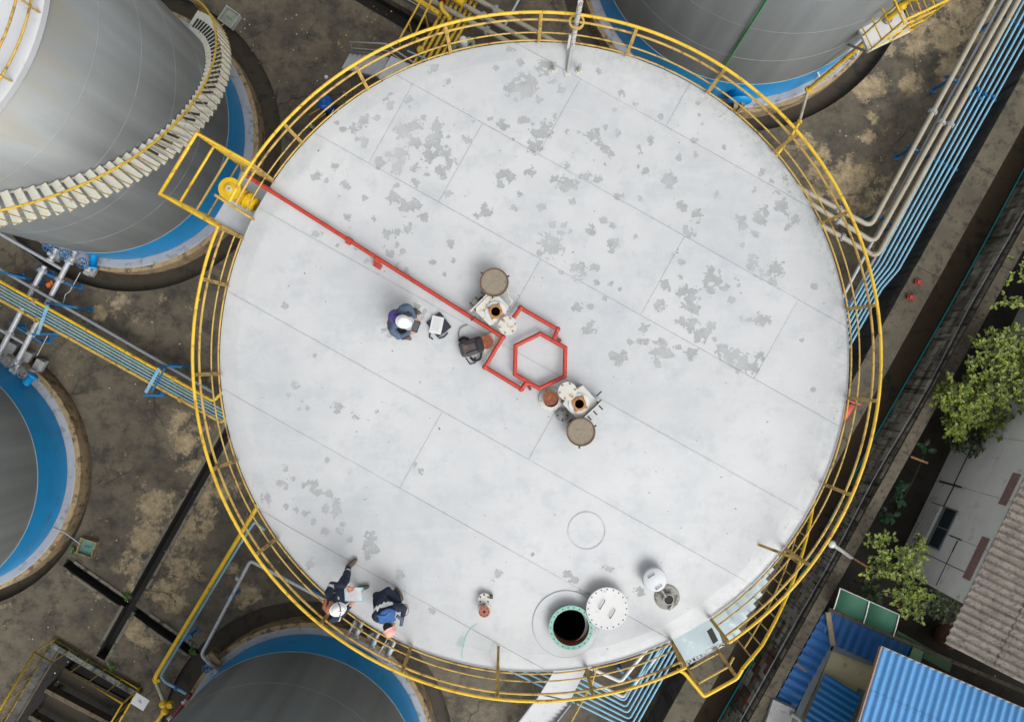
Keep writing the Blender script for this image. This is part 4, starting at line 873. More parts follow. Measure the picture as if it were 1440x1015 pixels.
pipe('pipe', [P(575, -8, 1.35), P(618, 20, 1.35)], .08, YEL, 'fat yellow pipe end at the top edge', 'pipe', seg=14)
pipe('pipe', [P(630, -10, 1.4), P(652, 6, 1.4)], .10, YELB, 'fat bright yellow pipe stub right of the yellow loop', 'pipe', seg=14)
pipe('pipe', [P(622, -4, 1.5), P(619, 12, 1.5), P(632, 24, 1.4), P(633, 40, 1.0)], .06, YEL, 'yellow looped pipe with flange above the yellow rack', 'pipe', fillet=.15, flanges=[(P(622, 2, 1.5), (0, 1, .05))], seg=12, fm=REDD)
pipe('pipe', [P(735, -10, .9), P(708, 40, .9)], .035, GAL, 'thin silver pipe above the beige pipes left of the pole', 'pipe')
pipe('pipe', [P(606, -8, .9), P(640, 32, .5)], .03, GAL, 'thin silver pipe over the dark drain at the top', 'pipe')
wl = empty('low_kerb', P(560, 30, 0), 'low brown kerb wall along the dark drain at the top', 'kerb')
a_, b_ = P(520, -14, 0), P(618, 42, 0); MB().beam(Z(a_, .2), Z(b_, .2), .16, .4).build('kerb_wall', COPE, wl)
MB().tube([Z(a_, .45) + Vector((.1, .12, 0)), Z(b_, .45) + Vector((.1, .12, 0))], .016, 6).build('edge_tube', GAL, wl)
pf = empty('handrail', P(582, 60, 0), 'yellow twin handrail leading up beside the grey metal stair', 'handrail')
MB().tube([P(597, -8, 1.7), P(562, 55, 1.7), P(562, 64, 1.2), P(562, 70, .2)], .028, 8, fillet=.1).build('rail', YEL, pf); MB().tube([P(611, -8, 1.6), P(582, 52, 1.6), P(578, 62, .2)], .028, 8, fillet=.1).build('rail', YEL, pf)
for q in ((575, 33), (598, 22)): MB().tube([Z(P(*q, 1.65), 1.64), Z(P(*q, 1.65), 0)], .02, 6).build('post', YEL, pf)
vv = empty('valve', P(592, 75, 0), 'small yellow valve with blue stem beside the grey stair', 'valve')
MB().cyl(P(592, 72, .8), .11, .1, 16).build('handwheel', YEL, vv); MB().tube([P(573, 72, .9), P(606, 86, .9)], .03, 8).build('stem', BLUP, vv); MB().cyl(P(592, 72, 0), .06, .8, 12).build('body', YELW, vv)
gs = empty('metal_stair', P(525, 95, 0), 'grey metal stair with landing under the upper left railing', 'staircase')
GSM = mat('grey_stair_metal', lin(172, 174, 174), .45, .35, var=.1, scale=5)
lz0 = 1.3
MB().prism([p[:2] for p in (P(532, 110, lz0), P(550, 79, lz0), P(610, 105, lz0), P(590, 138, lz0))], lz0 - .03, lz0).build('landing', ROOFW, gs)
for i in range(8):
    t = i / 7; z = lz0 - .16 * (i + 1); c0 = P(543 - 6.6 * i, 79.5 - .6 * i, z); c1 = P(529 - 6.4 * i, 107 - 1.2 * i, z)
    d = Vector((c1 - c0)).normalized(); n_ = Vector((-d.y, d.x, 0)) * .095
    MB().prism([(c0 - n_)[:2], (c1 - n_)[:2], (c1 + n_)[:2], (c0 + n_)[:2]], z - .03, z).build('tread', GSM, gs)
for s0, s1 in (((548, 79), (492, 74)), ((531, 110), (482, 99))):
    MB().beam(P(*s0, lz0 - .06), P(*s1, .06), .03, .16).build('stringer', STEEL, gs)
MB().tube([P(597, 99, lz0 + .9), P(543, 62, lz0 + .9), P(492, 59, .95), P(497, 77, .0)], .02, 8).build('handrail', GAL, gs); MB().tube([P(588, 100, lz0 + .45), P(545, 72, lz0 + .45), P(496, 68, .5)], .014, 6).build('middle_rail', GAL, gs)
# ---------------------------------------------------------------- top-right tank fittings
pz_ = 4.0
tp = empty('service_platform', P(1240, 35, pz_), 'white square platform with yellow railing on the top right tank', 'platform')
tcn = [(1202, 29), (1222, 73), (1282, 44), (1262, -4)]
MB().prism([P(x, y, pz_)[:2] for x, y in tcn], pz_ - .08, pz_).build('floor', WHT, tp)
c3 = [P(1204, 30, pz_), P(1223, 71, pz_), P(1281, 44, pz_), P(1261, -3, pz_)]
for zz, rr in ((1.6, .028), (1.1, .02), (.6, .018), (.12, .015)):
    MB().tube([Z(p, pz_ + zz) for p in c3] , rr, 8).build('rail', YEL, tp)
for p in c3 + [c3[1].lerp(c3[2], .5), c3[0].lerp(c3[1], .5)]: MB().beam(Z(p, pz_), Z(p, pz_ + 1.6), .035, .035).build('post', YEL, tp)
for i in range(3):
    d = (c3[2] - c3[1]); MB().tube([Z(c3[1].lerp(c3[2], .25 + .28 * i), pz_ + 1.14), Z(c3[0].lerp(c3[3], .25 + .28 * i), pz_ + 1.14)], .016, 6).build('cross_rail', YELW, tp)
for p, q in ((c3[0], P(1175, 35, 2.6)), (c3[1], P(1190, 62, 2.6))): MB().beam(Z(p, pz_ - .1), q, .05, .05).build('bracket', GREY, tp)
f2 = empty('foam_chamber', P(1262, 14, pz_), 'yellow foam chamber standing on the white platform at the top right', 'foam chamber')
MB().lathe([(.07, 0), (.07, .4), (.11, .42), (.11, .5), (.07, .52), (.07, .7), (.18, .8), (.2, 1.4), (0, 1.5)], P(1248, 28, pz_), 24, axis=(.35, .35, 1)).build('body', YELB, f2); MB().lathe([(.12, 0), (.12, .05), (.0, .05)], P(1247, 28, pz_), 20).build('base_flange', STEEL, f2)
pipe('pipe', [P(1218, 58, 3.2), P(1137, 126, .9)], .062, YEL, 'yellow pipe sloping down from the top right platform', 'pipe', flanges=[(P(1137, 126, .9), P(1218, 58, 3.2) - P(1137, 126, .9))], fm=YEL)
pipe('pipe', [P(1136, 128, .9), P(1124, 172, .7)], .045, BEI, 'grey pipe piece between the two yellow pipes at the upper right', 'pipe', flanges=[(P(1124, 172, .7), (-.2, -.9, 0))], fm=YEL)
pipe('pipe', [P(1123, 174, .7), P(1112, 192, .7), P(1080, 235, .7)], .045, YEL, 'yellow pipe piece passing under the upper right railing', 'pipe')
wt = empty('support_strut', P(1150, 100, .5), 'white strut with bolt below the yellow pipe', 'strut'); MB().tube([P(1144, 86, 1.7), P(1154, 113, .6)], .03, 8).build('bar', WHT, wt); MB().cyl(P(1154, 114, .5), .05, .12, 10).build('foot', GAL, wt)
nzl = empty('tank_nozzle', P(1040, 132, .4), 'blue capped manway nozzle at the foot of the top tank', 'nozzle')
MB().lathe([(.30, 0), (.30, .3), (.36, .3), (.36, .36), (0, .36)], P(1040, 126, .9), 28, axis=(-.05, -1, 0)).build('neck', BLU, nzl); MB().box(P(1030, 152, .5), (.12, .2, .7)).build('stand', TAN, nzl); MB().box(P(1040, 150, .5), (.1, .2, .7)).build('stand', TAN, nzl)
gn = empty('sample_valve', P(1200, 75, .4), 'grey round flange with white tubes under the top right platform', 'valve'); MB().cyl(P(1198, 79, .6), .12, .06, 20).build('flange', STEEL, gn); MB().tube([P(1196, 70, .8), P(1204, 82, .8), P(1208, 72, .9)], .025, 8).build('tube', WHT, gn)
# ---------------------------------------------------------------- left: rack, silver cross pipes, valves
lz1 = 1.15
for a_, b_, lb in (((-10, 390), (300, 564), 'upper yellow border pipe of the left pipe bundle'), ((-10, 416), (312, 594), 'lower yellow border pipe of the left pipe bundle')):
    q = [P(*a_, lz1), P(*b_, lz1)]; d = q[1] - q[0]
    pipe('pipe', q + [q[1] + Vector((.35, .35, 0))], .047, YELW if 'lower' in lb else YEL, lb, 'pipe', 'yellow pipes of the left rack', fillet=.1, flanges=[(q[0] + d * t, d) for t in (.19, .82)], fm=YELW)
for i in range(4):
    t = (i + 1) / 5; a_ = lerp2((-10, 391), (-10, 415), t); b_ = lerp2((312, 571), (322, 600), t)
    pipe('pipe', [P(*a_, lz1), P(*b_, lz1)], .022, BLUP, '%s light blue pipe inside the left bundle, counted from its upper side' % ['first', 'second', 'third', 'fourth'][i], 'pipe', 'light blue pipes of the left rack')
for i in range(3):
    t = (i + 1.5) / 5; a_ = lerp2((-10, 391), (-10, 415), t); b_ = lerp2((312, 571), (322, 600), t)
    pipe('pipe', [P(*a_, lz1 - .2) , P(*b_, lz1 - .2)], .04, mat('yellow_paint_in_shade', lin(150, 126, 30), .6, var=.2, scale=3), '%s shade-toned yellow pipe lying below the light blue pipes of the left bundle' % ['upper', 'middle', 'lower'][i], 'pipe', 'shade-toned yellow pipes of the left rack')  # olive base colour paints in the shade below the blue pipes
pipe('pipe', [P(-10, 373, .75), P(234, 514, .75), P(300, 552, .75)], .045, GAL, 'long silver pipe running beside the left bundle', 'pipe')
pipe('pipe', [P(-10, 323, .55), P(88, 379, .55)], .05, GAL, 'silver pipe sloping below the top left tank', 'pipe')
pipe('pipe', [P(-10, 458, .5), P(34, 483, .5)], .045, GAL, 'short silver pipe below the left bundle', 'pipe')
def handwheel(root, c, r_, m, ax=(0, 0, 1)):
    ax = Vector(ax).normalized(); x, y = frame_from(ax); b = MB()
    b.tube([c + (x * math.cos(k * math.pi / 10) + y * math.sin(k * math.pi / 10)) * r_ for k in range(20)], .018, 6, closed=True)
    for k in range(3): a = k * math.pi / 3; v = (x * math.cos(a) + y * math.sin(a)) * r_; b.tube([c - v, c + v], .011, 5)
    b.tube([c - ax * .3, c + ax * .02], .02, 6); b.build('handwheel', m, root)
def valve(name, label, c, d, wheel, wm, hw=.14, body=GAL):
    c = Vector(c); d = Vector(d).normalized(); e = empty(name, Z(c, 0), label, 'valve')
    MB().lathe([(.0, -.2), (.11, -.2), (.11, -.16), (.06, -.15), (.075, -.06), (.10, 0), (.075, .06), (.06, .15), (.11, .16), (.11, .2), (0, .2)], c, 18, sm=False, axis=d).build('body', body, e)
    MB().cyl(c, .055, .22, 12).build('bonnet', body, e); handwheel(e, Vector(wheel), hw, wm)
    return e
for i, (a_, b_, lb) in enumerate((((63, 374), (-6, 506), 'left silver pipe crossing under the pipe bundle'), ((101, 360), (22, 512), 'right silver pipe crossing under the pipe bundle'))):
    q = [P(*a_, .6), P(*b_, .6)]; d = q[1] - q[0]; pipe('pipe', q, .075, GAL, lb, 'pipe', 'silver cross pipes on the left', flanges=[(q[0] + d * t, d) for t in (.05, .22, .72, .97)], seg=14)
dcr = P(101, 360, .6) - P(22, 512, .6)
valve('gate_valve', 'valve with blue handwheel, leftmost below the top left tank', P(75, 358, .6), dcr, P(67, 347, .95), BLUS)
valve('gate_valve', 'valve with blue handwheel in the middle below the top left tank', P(102, 362, .6), dcr, P(90, 358, .95), BLUS)
valve('gate_valve', 'valve with blue handwheel, rightmost below the top left tank', P(128, 372, .55), dcr, P(115, 370, .9), BLUS)
valve('gate_valve', 'valve with grey spoked handwheel beside the left tank, left one', P(22, 520, .55), dcr, P(11, 509, .9), STEEL, .15)
valve('gate_valve', 'valve with grey spoked handwheel beside the left tank, right one', P(42, 528, .5), dcr, P(31, 525, .85), STEEL, .13)
for i, (x, y, lb) in enumerate(((129, 379, 'grey concrete stand below the top left tank valves'), (16, 490, 'left concrete stand by the left tank valves'), (38, 502, 'middle concrete stand by the left tank valves'), (56, 514, 'right concrete stand by the left tank valves'), (80, 358, 'concrete stand between the blue handwheels'))):
    e = empty('concrete_stand', P(x, y, 0), lb, 'stand'); q = MB(); q.box(P(x, y, .17), (.17, .40, .36), R(-30)); q.box(P(x + 2, y + 1, .37), (.13, .30, .05), R(-30)); q.build('block', CON, e)
bn = empty('nozzle', P(130, 362, .4), 'blue stub nozzle on the foot of the top left tank', 'nozzle'); MB().lathe([(.10, 0), (.10, .35), (.15, .35), (.15, .4), (0, .4)], P(132, 358, .75), 18, axis=(-.1, -1, -.05)).build('neck', BLU, bn)
sn = empty('nozzle', P(44, 530, .4), 'blue stub nozzle on the foot of the left tank', 'nozzle'); MB().lathe([(.10, 0), (.10, .3), (.15, .3), (.15, .35), (0, .35)], P(36, 540, .75), 18, axis=(.6, .7, 0)).build('neck', BLU, sn)
for q, lb in ((((52, 379), (106, 404)), 'blue support under the silver cross pipes above the bundle'), (((14, 454), (60, 482)), 'blue support under the silver cross pipes below the bundle'), (((66, 426), (110, 433)), 'blue support above the left bundle at its middle'), (((46, 470), (88, 470)), 'blue support below the left bundle at its middle'), (((0, 382), (36, 392)), 'blue support of the left bundle at the picture edge'), (((224, 514), (256, 516)), 'blue support above the left bundle near the white roof'), (((202, 556), (232, 556)), 'blue support below the left bundle near the white roof')):
    support(q, lb, z=.5 if 'cross' in lb else .85, wd=.06)
for (a_, b_), lb in ((((53, 470), (67, 430)), 'blue strap across the left bundle at its middle'), (((205, 552), (224, 518)), 'blue strap across the left bundle near the white roof')):
    e = empty('pipe_strap', P(*a_, lz1), lb, 'strap'); MB().beam(P(*a_, lz1 + .06), P(*b_, lz1 + .06), .09, .03).build('bar', BLUP, e)
    if 'white' in lb:
        MB().beam(P(a_[0] + 8, a_[1], lz1 + .06), P(b_[0] + 8, b_[1], lz1 + .06), .05, .03).build('bar', BLUS, e)
pipe('thin_rod', [P(113, 383, .5), P(98, 410, .5), P(92, 414, .5), P(89, 426, .5)], .012, GAL, 'thin bent silver rod right of the cross pipes', 'rod')
pipe('thin_rod', [P(67, 472, .4), P(52, 500, .4)], .012, GAL, 'thin straight silver rod below the left bundle', 'rod')
bx_ = empty('junction_box', P(70, 401, .3), 'small orange box beside the cross pipes', 'box'); q = MB(); q.box(P(70, 401, .5), (.13, .12, .14), .4); q.box(P(74, 398, .52), (.06, .12, .1), .4); q.build('body', mat('orange_box', lin(196, 100, 34), .55), bx_)
# ---------------------------------------------------------------- lower left: pipes, pit, sumps
pipe('pipe', [P(372, 690, .9), P(360, 715, .9), P(219, 950, .9), P(219, 958, .7)], .066, YELB, 'thick yellow pipe running down left of the white roof', 'pipe', fillet=.06, flanges=[(P(220, 955, .75), (0, -.4, .6))], fm=YEL)
pipe('pipe', [P(219, 958, .6), P(230, 985, .5)], .055, BEI, 'grey pipe piece below the thick yellow pipe', 'pipe')
yv = empty('valve', P(233, 992, 0), 'yellow valve cluster at the lower left corner pipes', 'valve')
q = MB(); q.ell(P(230, 989, .5), (.13, .13, .13)); q.ell(P(240, 990, .5), (.12, .12, .1)); q.ell(P(232, 999, .5), (.12, .12, .12)); q.cyl(P(240, 990, .55), .08, .1, 12); q.build('body', YELB, yv); MB().tube([P(232, 999, .45), P(214, 1022, .45)], .06, 10).build('outlet', YEL, yv)
pipe('pipe', [P(372, 745, .75), P(358, 733, .75), P(339, 762, .75), P(226, 949, .75), P(232, 958, .75), P(262, 975, .75)], .042, BLUP, 'light blue pipe running beside the thick yellow pipe', 'pipe', fillet=.08, flanges=[(P(248, 967, .75), (.8, -.45, 0))], fm=BLUS)
pipe('pipe', [P(268, 975, .8), P(232, 1020, .8)], .06, REDD, 'dark red pipe with white flange at the bottom tank', 'pipe', flanges=[(P(240, 1008, .8), (.6, -.75, 0)), (P(260, 985, .8), (.6, -.75, 0))], fm=WHT)
pipe('pipe', [P(460, 845, .9), P(352, 788, .9), P(283, 920, .9), P(296, 934, .8)], .05, GAL, 'bent silver pipe between the roof edge and the bottom tank', 'pipe', fillet=.12, flanges=[(P(335, 813, .9), (-.46, -.88, 0))])
valve('gate_valve', 'valve with blue handwheel beside the bottom tank', P(299, 938, .6), (.7, -.7, 0), P(290, 940, .85), BLUS, .11)
e = empty('concrete_stand', P(303, 925, 0), 'tan concrete stand beside the bottom tank valve', 'stand'); q = MB(); q.box(P(302, 926, .3), (.16, .5, .6), R(40)); q.box(P(302, 926, .62), (.14, .44, .03), R(40)); q.build('block', TAN, e)
for q_, lb in ((((258, 898), (270, 893)), 'blue foot carrying the yellow and blue pipes near the bottom tank'), (((320, 838), (328, 842)), 'small blue foot under the bent silver pipe'), (((438, 830), (450, 836)), 'blue foot under the bent silver pipe by the roof edge')): support(q_, lb, z=.6, legs=1, wd=.12)
for i, (x, y) in enumerate(((504, 886), (527, 901), (549, 914))):
    e = empty('sample_valve', P(x, y, .4), 'silver valve nozzle under the lower left railing, %s' % ['leftmost', 'middle', 'rightmost'][i], 'valve', 'silver nozzles on the bottom tank')
    d = Vector((-.45, -.85, 0)).normalized(); c = P(x, y, .8)
    MB().lathe([(.05, -.3), (.05, -.1), (.11, -.1), (.11, -.05), (.07, -.04), (.09, .05), (.07, .12), (.11, .13), (.11, .18), (.05, .19), (.05, .3)], c, 16, sm=False, axis=d).build('body', GAL, e)
    handwheel(e, c + Vector((-.05, -.15, .3)), .09, STEEL); MB().box(P(x - 2, y - 8, .5), (.2, .26, .5), R(28)).build('stand', CON, e)
for i, (p_, q_) in enumerate((((500, 871), (485, 900)), ((545, 897), (531, 922)))): pipe('thin_rod', [P(*p_, 1.), P(*q_, 1.)], .014, GAL, ['left', 'right'][i] + ' thin silver rod between the nozzles at the lower left railing', 'rod', flanges=[(P(*lerp2(p_, q_, .5), 1.), (-.45, -.85, 0))])
# pit railing
pit = empty('pit_railing', P(90, 905, 0), 'yellow railing round the dark pit at the lower left corner', 'railing')
PA, PB = P(80, 897), P(198, 966); dp = (P(13, 1015) - P(80, 903)).normalized()
zt = 1.05
for zz, rr in ((zt, .026), (.12, .026)): 
    MB().tube([Z(PA + dp * 3.6, zz), Z(PA, zz), Z(PB, zz), Z(PB + dp * 3.2, zz)], rr, 8).build('rail', YELB, pit)
for i in range(6):
    p = PA.lerp(PB, i / 5); MB().tube([Z(p, 0), Z(p, zt)], .014 if 0 < i < 5 else .024, 6).build('post', YELW if 0 < i < 5 else YEL, pit)
for i in range(1, 9):
    for b0 in (PA, PB): p = b0 + dp * .42 * i; MB().tube([Z(p, 0), Z(p, zt)], .014 if i % 4 else .024, 6).build('post', YELW, pit)
pk = empty('pit_kerb', P(130, 935, 0), 'mouldy concrete kerb along the edge of the pit', 'kerb')
nrm = (PB - PA).normalized(); A_, B2 = P(84, 906), P(196, 972)
MB().beam(Z(A_ - nrm * .2, .10), Z(B2 + nrm * .1, .10), .16, .2).build('kerb', pos_material('flaking_kerb', lin(120, 124, 112), lin(50, 50, 48), lin(30, 30, 30), 0, 3.5, 0), pk)
MB().beam(Z(A_ + dp * .1 - nrm * .05, .08), Z(A_ + dp * 4 - nrm * .05, .08), .22, .16).build('kerb', BFACE, pk)
for i, (x0, y0, x1, y1) in enumerate(((55, 966, 150, 1016), (33, 1003, 80, 1030))):
    e = empty('pit_beam', P(x0, y0, -.7), ['upper', 'lower'][i] + ' concrete beam spanning the dark pit', 'beam'); a_, b_ = P(x0, y0, -.7), P(x1, y1, -.7); dd = (b_ - a_).normalized(); MB().beam(Z(a_ - dd * .1, -.85), Z(b_ + dd * 1.2, -.85), .14, .3).build('beam', mat('dirty_beam', lin(92, 82, 66), .9, var=.25, scale=3, dirt=lin(52, 48, 40), damt=.3, dscale=3), e)
    MB().beam(Z(a_ - dp * .3 - dd * .1, -1.3), Z(b_ - dp * .3 + dd * 1.2, -1.3), .5, .1).build('ledge', MUD, e)
sb = empty('sign_board', P(196, 986, .5), 'white square sign board lying flat beside the pit', 'sign')
c = P(197, 986, .75); MB().box(c, (.44, .36, .02), R(-32)).build('board', WHT, sb); MB().tube([Z(c, 0), Z(c, .74)], .025, 8).build('post', GREY, sb)
q = MB(); M = Matrix.Rotation(R(-32), 3, 'Z')
for dx, dy, ww in ((-.02, .02, .15), (-.01, .05, .06), (.01, -.01, .1)): q.box(c + M @ Vector((dx, dy, .0125)), (ww, .010, .003), R(-32))
q.build('lettering', mat('dark_print', lin(70, 70, 74), .8), sb)
def sump(q, lb, cm, rz, sz):
    c = P(*q, 0); e = empty('sump_box', c, lb, 'sump'); b = MB(); M = Matrix.Rotation(rz, 3, 'Z')
    for dx, dy, sx, sy in ((-1, 0, .06, 1), (1, 0, .06, 1), (0, -1, 1, .06), (0, 1, 1, .06)): b.box(c + M @ Vector((dx * sz / 2 * .94, dy * sz / 2 * .94, .1)), (sz * sx if sx < 1 else sz * .88, sz * sy if sy < 1 else sz, .2), rz)
    b.build('frame', TAN if 'teal' in lb else GREY, e); MB().box(Z(c, .05), (sz * .86, sz * .86, .06), rz).build('lid', cm, e); MB().tube([c + M @ Vector((-.06, 0, .085)), c + M @ Vector((-.06, 0, .13)), c + M @ Vector((.06, 0, .13)), c + M @ Vector((.06, 0, .085))], .012, 6).build('handle', STEEL, e)
sump((126, 768), 'small teal-lidded sump box near the left tank', mat('teal_lid', lin(84, 128, 116), .6, var=.2, scale=6), R(-18), .5)
sump((325, 28), 'small grey-green lidded sump box beside the top left tank', mat('greygreen_lid', lin(128, 136, 122), .6, var=.2, scale=6), R(-35), .5)
pipe('thin_rod', [P(113, 765, .2), P(90, 748, .3), P(74, 742, .4)], .014, GAL, 'thin silver rod from the left tank plinth to the teal sump', 'rod')
pipe('thin_rod', [P(314, 34, .3), P(304, 44, .5)], .014, GAL, 'thin silver rod from the top left tank to the grey sump', 'rod')
# bottom white stair
bs = empty('metal_stair', P(780, 970, 0), 'white metal stair with yellow handrails below the bottom railing', 'staircase')
z0 = 1.6
MB().prism([P(x, y, z0)[:2] for x, y in ((790, 925), (832, 925), (802, 984), (760, 975))], z0 - .03, z0).build('landing', ROOFW, bs)
for i in range(9):
    z = z0 - .17 * (i + 1); c0 = P(757 - 4.2 * i, 980 + 5.2 * i, z); c1 = P(801 - 4.6 * i, 990 + 5.0 * i, z); d = (c1 - c0).normalized(); n_ = Vector((-d.y, d.x, 0)) * .075
    MB().prism([(c0 - n_)[:2], (c1 - n_)[:2], (c1 + n_)[:2], (c0 + n_)[:2]], z - .03, z).build('tread', ROOFW, bs)
for s0, s1 in (((757, 977), (716, 1030)), ((803, 987), (760, 1042))): MB().beam(P(*s0, z0 - .06), P(*s1, .06), .03, .18).build('stringer', GREY, bs)
for zz in (.9, .5): MB().tube([P(842, 930, z0 + zz), P(832, 962, z0 + zz), P(795, 1030, zz)], .022, 8).build('handrail', YELW, bs)
for q, zb in (((836, 948), z0), ((812, 1000), 1.2)): MB().tube([Z(P(*q, zb + .9), zb), P(*q, zb + .9)], .02, 6).build('post', YELW, bs)
# ---------------------------------------------------------------- houses behind the wall
HN = Vector((.9, -.436, 0)).normalized(); HT = Vector((-HN.y * -1, -HN.x, 0)); HT = Vector((HN.y, -HN.x, 0))
def corrugated(name, o, along, across, la, wa_, pitch, amp, m, parent, thick=.012, prof='sin'):
    o = Vector(o); al = Vector(along).normalized(); ac = Vector(across).normalized(); up = ac.cross(al).normalized()
    if up.z < 0: up = -up
    n = int(wa_ / pitch * 8); vs = []; fs = []
    rows = [0, .33, .66, 1.]
    for lay in (0, -thick):
        for t in rows:
            for i in range(n + 1):
                s_ = wa_ * i / n; ph = 2 * math.pi * s_ / pitch
                h = amp * (math.sin(ph) if prof == 'sin' else max(-.55, min(.75, 1.6 * math.sin(ph))))
                vs.append(o + al * la * t + ac * s_ + up * (h + lay))
    nr = len(rows); w1 = n + 1
    for lay in range(2):
        for r_ in range(nr - 1):
            for i in range(n):
                b = lay * nr * w1 + r_ * w1 + i; f = (b, b + 1, b + w1 + 1, b + w1); fs.append(f if lay == 0 else f[::-1])
    N0 = nr * w1; cp = []
    for i in range(n): cp.append((i, i + N0, i + N0 + 1, i + 1)); j = (nr - 1) * w1 + i; cp.append((j, j + 1, j + N0 + 1, j + N0))
    for r_ in range(nr - 1):
        j = r_ * w1; cp.append((j, j + w1, j + w1 + N0, j + N0)); j += n; cp.append((j, j + N0, j + w1 + N0, j + w1))
    mb = MB(); mb.add(vs[:N0], fs[:len(fs) // 2], 0, True); mb.add(vs[N0:], [tuple(x - N0 for x in f) for f in fs[len(fs) // 2:]], 0, True); mb.add(vs, cp, 0, False); return mb.build(name, m, parent)
HW = 13.12
def HP(d, s, z): return HN * d + HT * s + Vector((0, 0, z))
hs_ = empty('house', HP(HW, 0, 0), 'white rendered house with grey corrugated fibre-cement roof at the right edge', 'house')
RENDER = mat('grey_white_render', lin(236, 235, 231), .85, var=.06, scale=1.2, dirt=lin(170, 166, 160), damt=.12, dscale=1.5)
z_e = 3.5; H0, H1 = -10.5, .56
lv = [(0.03, .9), (.92, 2.15), (2.17, 3.42)]; cols_ = [H0 + 1.62 * k for k in range(8)]; cols_[-1] = H1
cols_ = [H0, -8.8, -7.1, -5.5, -4.0, -2.35, -.95, H1]
for i in range(7):
    for (za, zb) in lv:
        a_, b_ = cols_[i] + .012, cols_[i + 1] - .012
        MB().prism([HP(HW, a_, 0)[:2], HP(HW + .2, a_, 0)[:2], HP(HW + .2, b_, 0)[:2], HP(HW, b_, 0)[:2]], za, zb).build('wall_panel', RENDER, hs_)
MB().prism([HP(HW + .02, H0, 0)[:2], HP(HW + 6, H0, 0)[:2], HP(HW + 6, H1 - .01, 0)[:2], HP(HW + .02, H1 - .01, 0)[:2]], 0, 3.40).build('wall_core', mat('pale_joint_filler', lin(206, 204, 200), .8), hs_)
CRK = mat('dark_joint_patch', lin(72, 76, 80), .8, var=.2, scale=9)
for (s0, za, s1, zb, ww) in ((-2.4, .95, -.95, .91, .06), (-2.35, .2, -2.35, 1.3, .06), (-.95, .5, -.93, 1.5, .05), (-.95, 1.75, -.95, 2.0, .04), (-2.35, .91, -3.6, .91, .05), (-.9, 2.16, -.55, 2.16, .05), (-.95, 2.3, -.95, 2.0, .04), (-.6, 2.16, H1 - .1, 2.16, .03), (-.2, 1.0, -.2, 3.2, .02)):
    a_, b_ = HP(HW - .004, s0, za), HP(HW - .004, s1, zb); MB().beam(a_, b_, ww, .008, up=HN).build('joint_patch', CRK, hs_)
# window
win = MB().prism([HP(HW - .03, -1.68, 0)[:2], HP(HW - .002, -1.68, 0)[:2], HP(HW - .002, -.44, 0)[:2], HP(HW - .03, -.44, 0)[:2]], .35, 1.65).build('window', mat('window_frame_grey', lin(120, 126, 130), .5), hs_)
for k in range(5):
    za = .38 + .13 * k; MB().beam(HP(HW - .06, -1.64, za + .05), HP(HW - .06, -.48, za + .05), .10, .012, up=Vector((0, .3, 1))).build('louvre', WHTD, win)
for s0, s1 in ((-1.64, -1.08), (-1.04, -.48)): MB().prism([HP(HW - .036, s0, 0)[:2], HP(HW - .03, s0, 0)[:2], HP(HW - .03, s1, 0)[:2], HP(HW - .036, s1, 0)[:2]], 1.12, 1.6).build('pane', mat('dark_glass', lin(50, 58, 62), .12), win)
BUR = mat('burgundy_tile', lin(146, 116, 112), .75, var=.2, scale=8)
for s0, s1 in ((-1.25, -.05), (-3.1, -2.2)): MB().prism([HP(HW - .02, s0, 0)[:2], HP(HW - .002, s0, 0)[:2], HP(HW - .002, s1, 0)[:2], HP(HW - .02, s1, 0)[:2]], 3.0, 3.3).build('trim_panel', BUR, hs_)
FIB = pos_material('weathered_fibre_cement', lin(132, 125, 116), lin(108, 102, 95), lin(80, 76, 71), 0, 2.2, .06)
slope = Vector((HN.x, HN.y, .25)).normalized()
E0 = P(1328, 904, z_e + .03); 
eo = E0 - HT * 12
for k, (d0, ln) in enumerate(((0, 1.35), (1.2, 1.5), (2.55, 1.5), (3.9, 1.5))):
    corrugated('roof_sheet', eo + slope * d0 + Vector((0, 0, .016 * k)), slope, HT, ln, 12, .205, .042, FIB, hs_)
MB().tube([eo + slope * .1 - Vector((0, 0, .07)), E0 + slope * .1 - Vector((0, 0, .07))], .04, 4).build('eave_batten', mat('brown_wood', lin(92, 70, 54), .8, var=.2, scale=5), hs_)
b = MB()
for i in range(46):
    p = eo + HT * (.13 + i * .178 * 1.5) + slope * 1.28 + Vector((0, 0, .045)); b.cyl(p, .018, .02, 6)
b.build('fixings', BOLT, hs_)['kind'] = 'stuff'
# blue house
bh = empty('house', P(1300, 1000, 0), 'house with light blue corrugated metal roof at the bottom right corner', 'house')
BR = mat('blue_roof_sheet', lin(80, 140, 192), .4, var=.06, scale=1.5, dirt=lin(96, 140, 180), damt=.1, dscale=3)
c0 = P(1241, 910, 3.0); ta = Vector((.916, -.40, 0)); tb = Vector((-.40, -.916, .2)).normalized()
corrugated('roof_sheet', c0, tb, ta, 1.25, 8, .215, .036, BR, bh); corrugated('roof_sheet', c0 + tb * 1.12 + Vector((0, 0, .014)), tb, ta, 4, 8, .215, .036, BR, bh)
MB().beam(c0 - ta * .02 - tb * .012 - Vector((0, 0, .05)), c0 + ta * 8 - tb * .012 - Vector((0, 0, .05)), .03, .08).build('eave_trim', mat('grey_trim', lin(150, 146, 140), .7), bh)
MB().beam(c0 - ta * .03 - Vector((0, 0, .04)), c0 - ta * .03 + tb * 5 - Vector((0, 0, .04)), .04, .10).build('gable_board', mat('pinkish_wood', lin(160, 130, 112), .8, var=.15, scale=5), bh)
CREAM = mat('cream_render', lin(196, 188, 152), .85, var=.05, scale=1.5, dirt=lin(160, 150, 118), damt=.12, dscale=2)
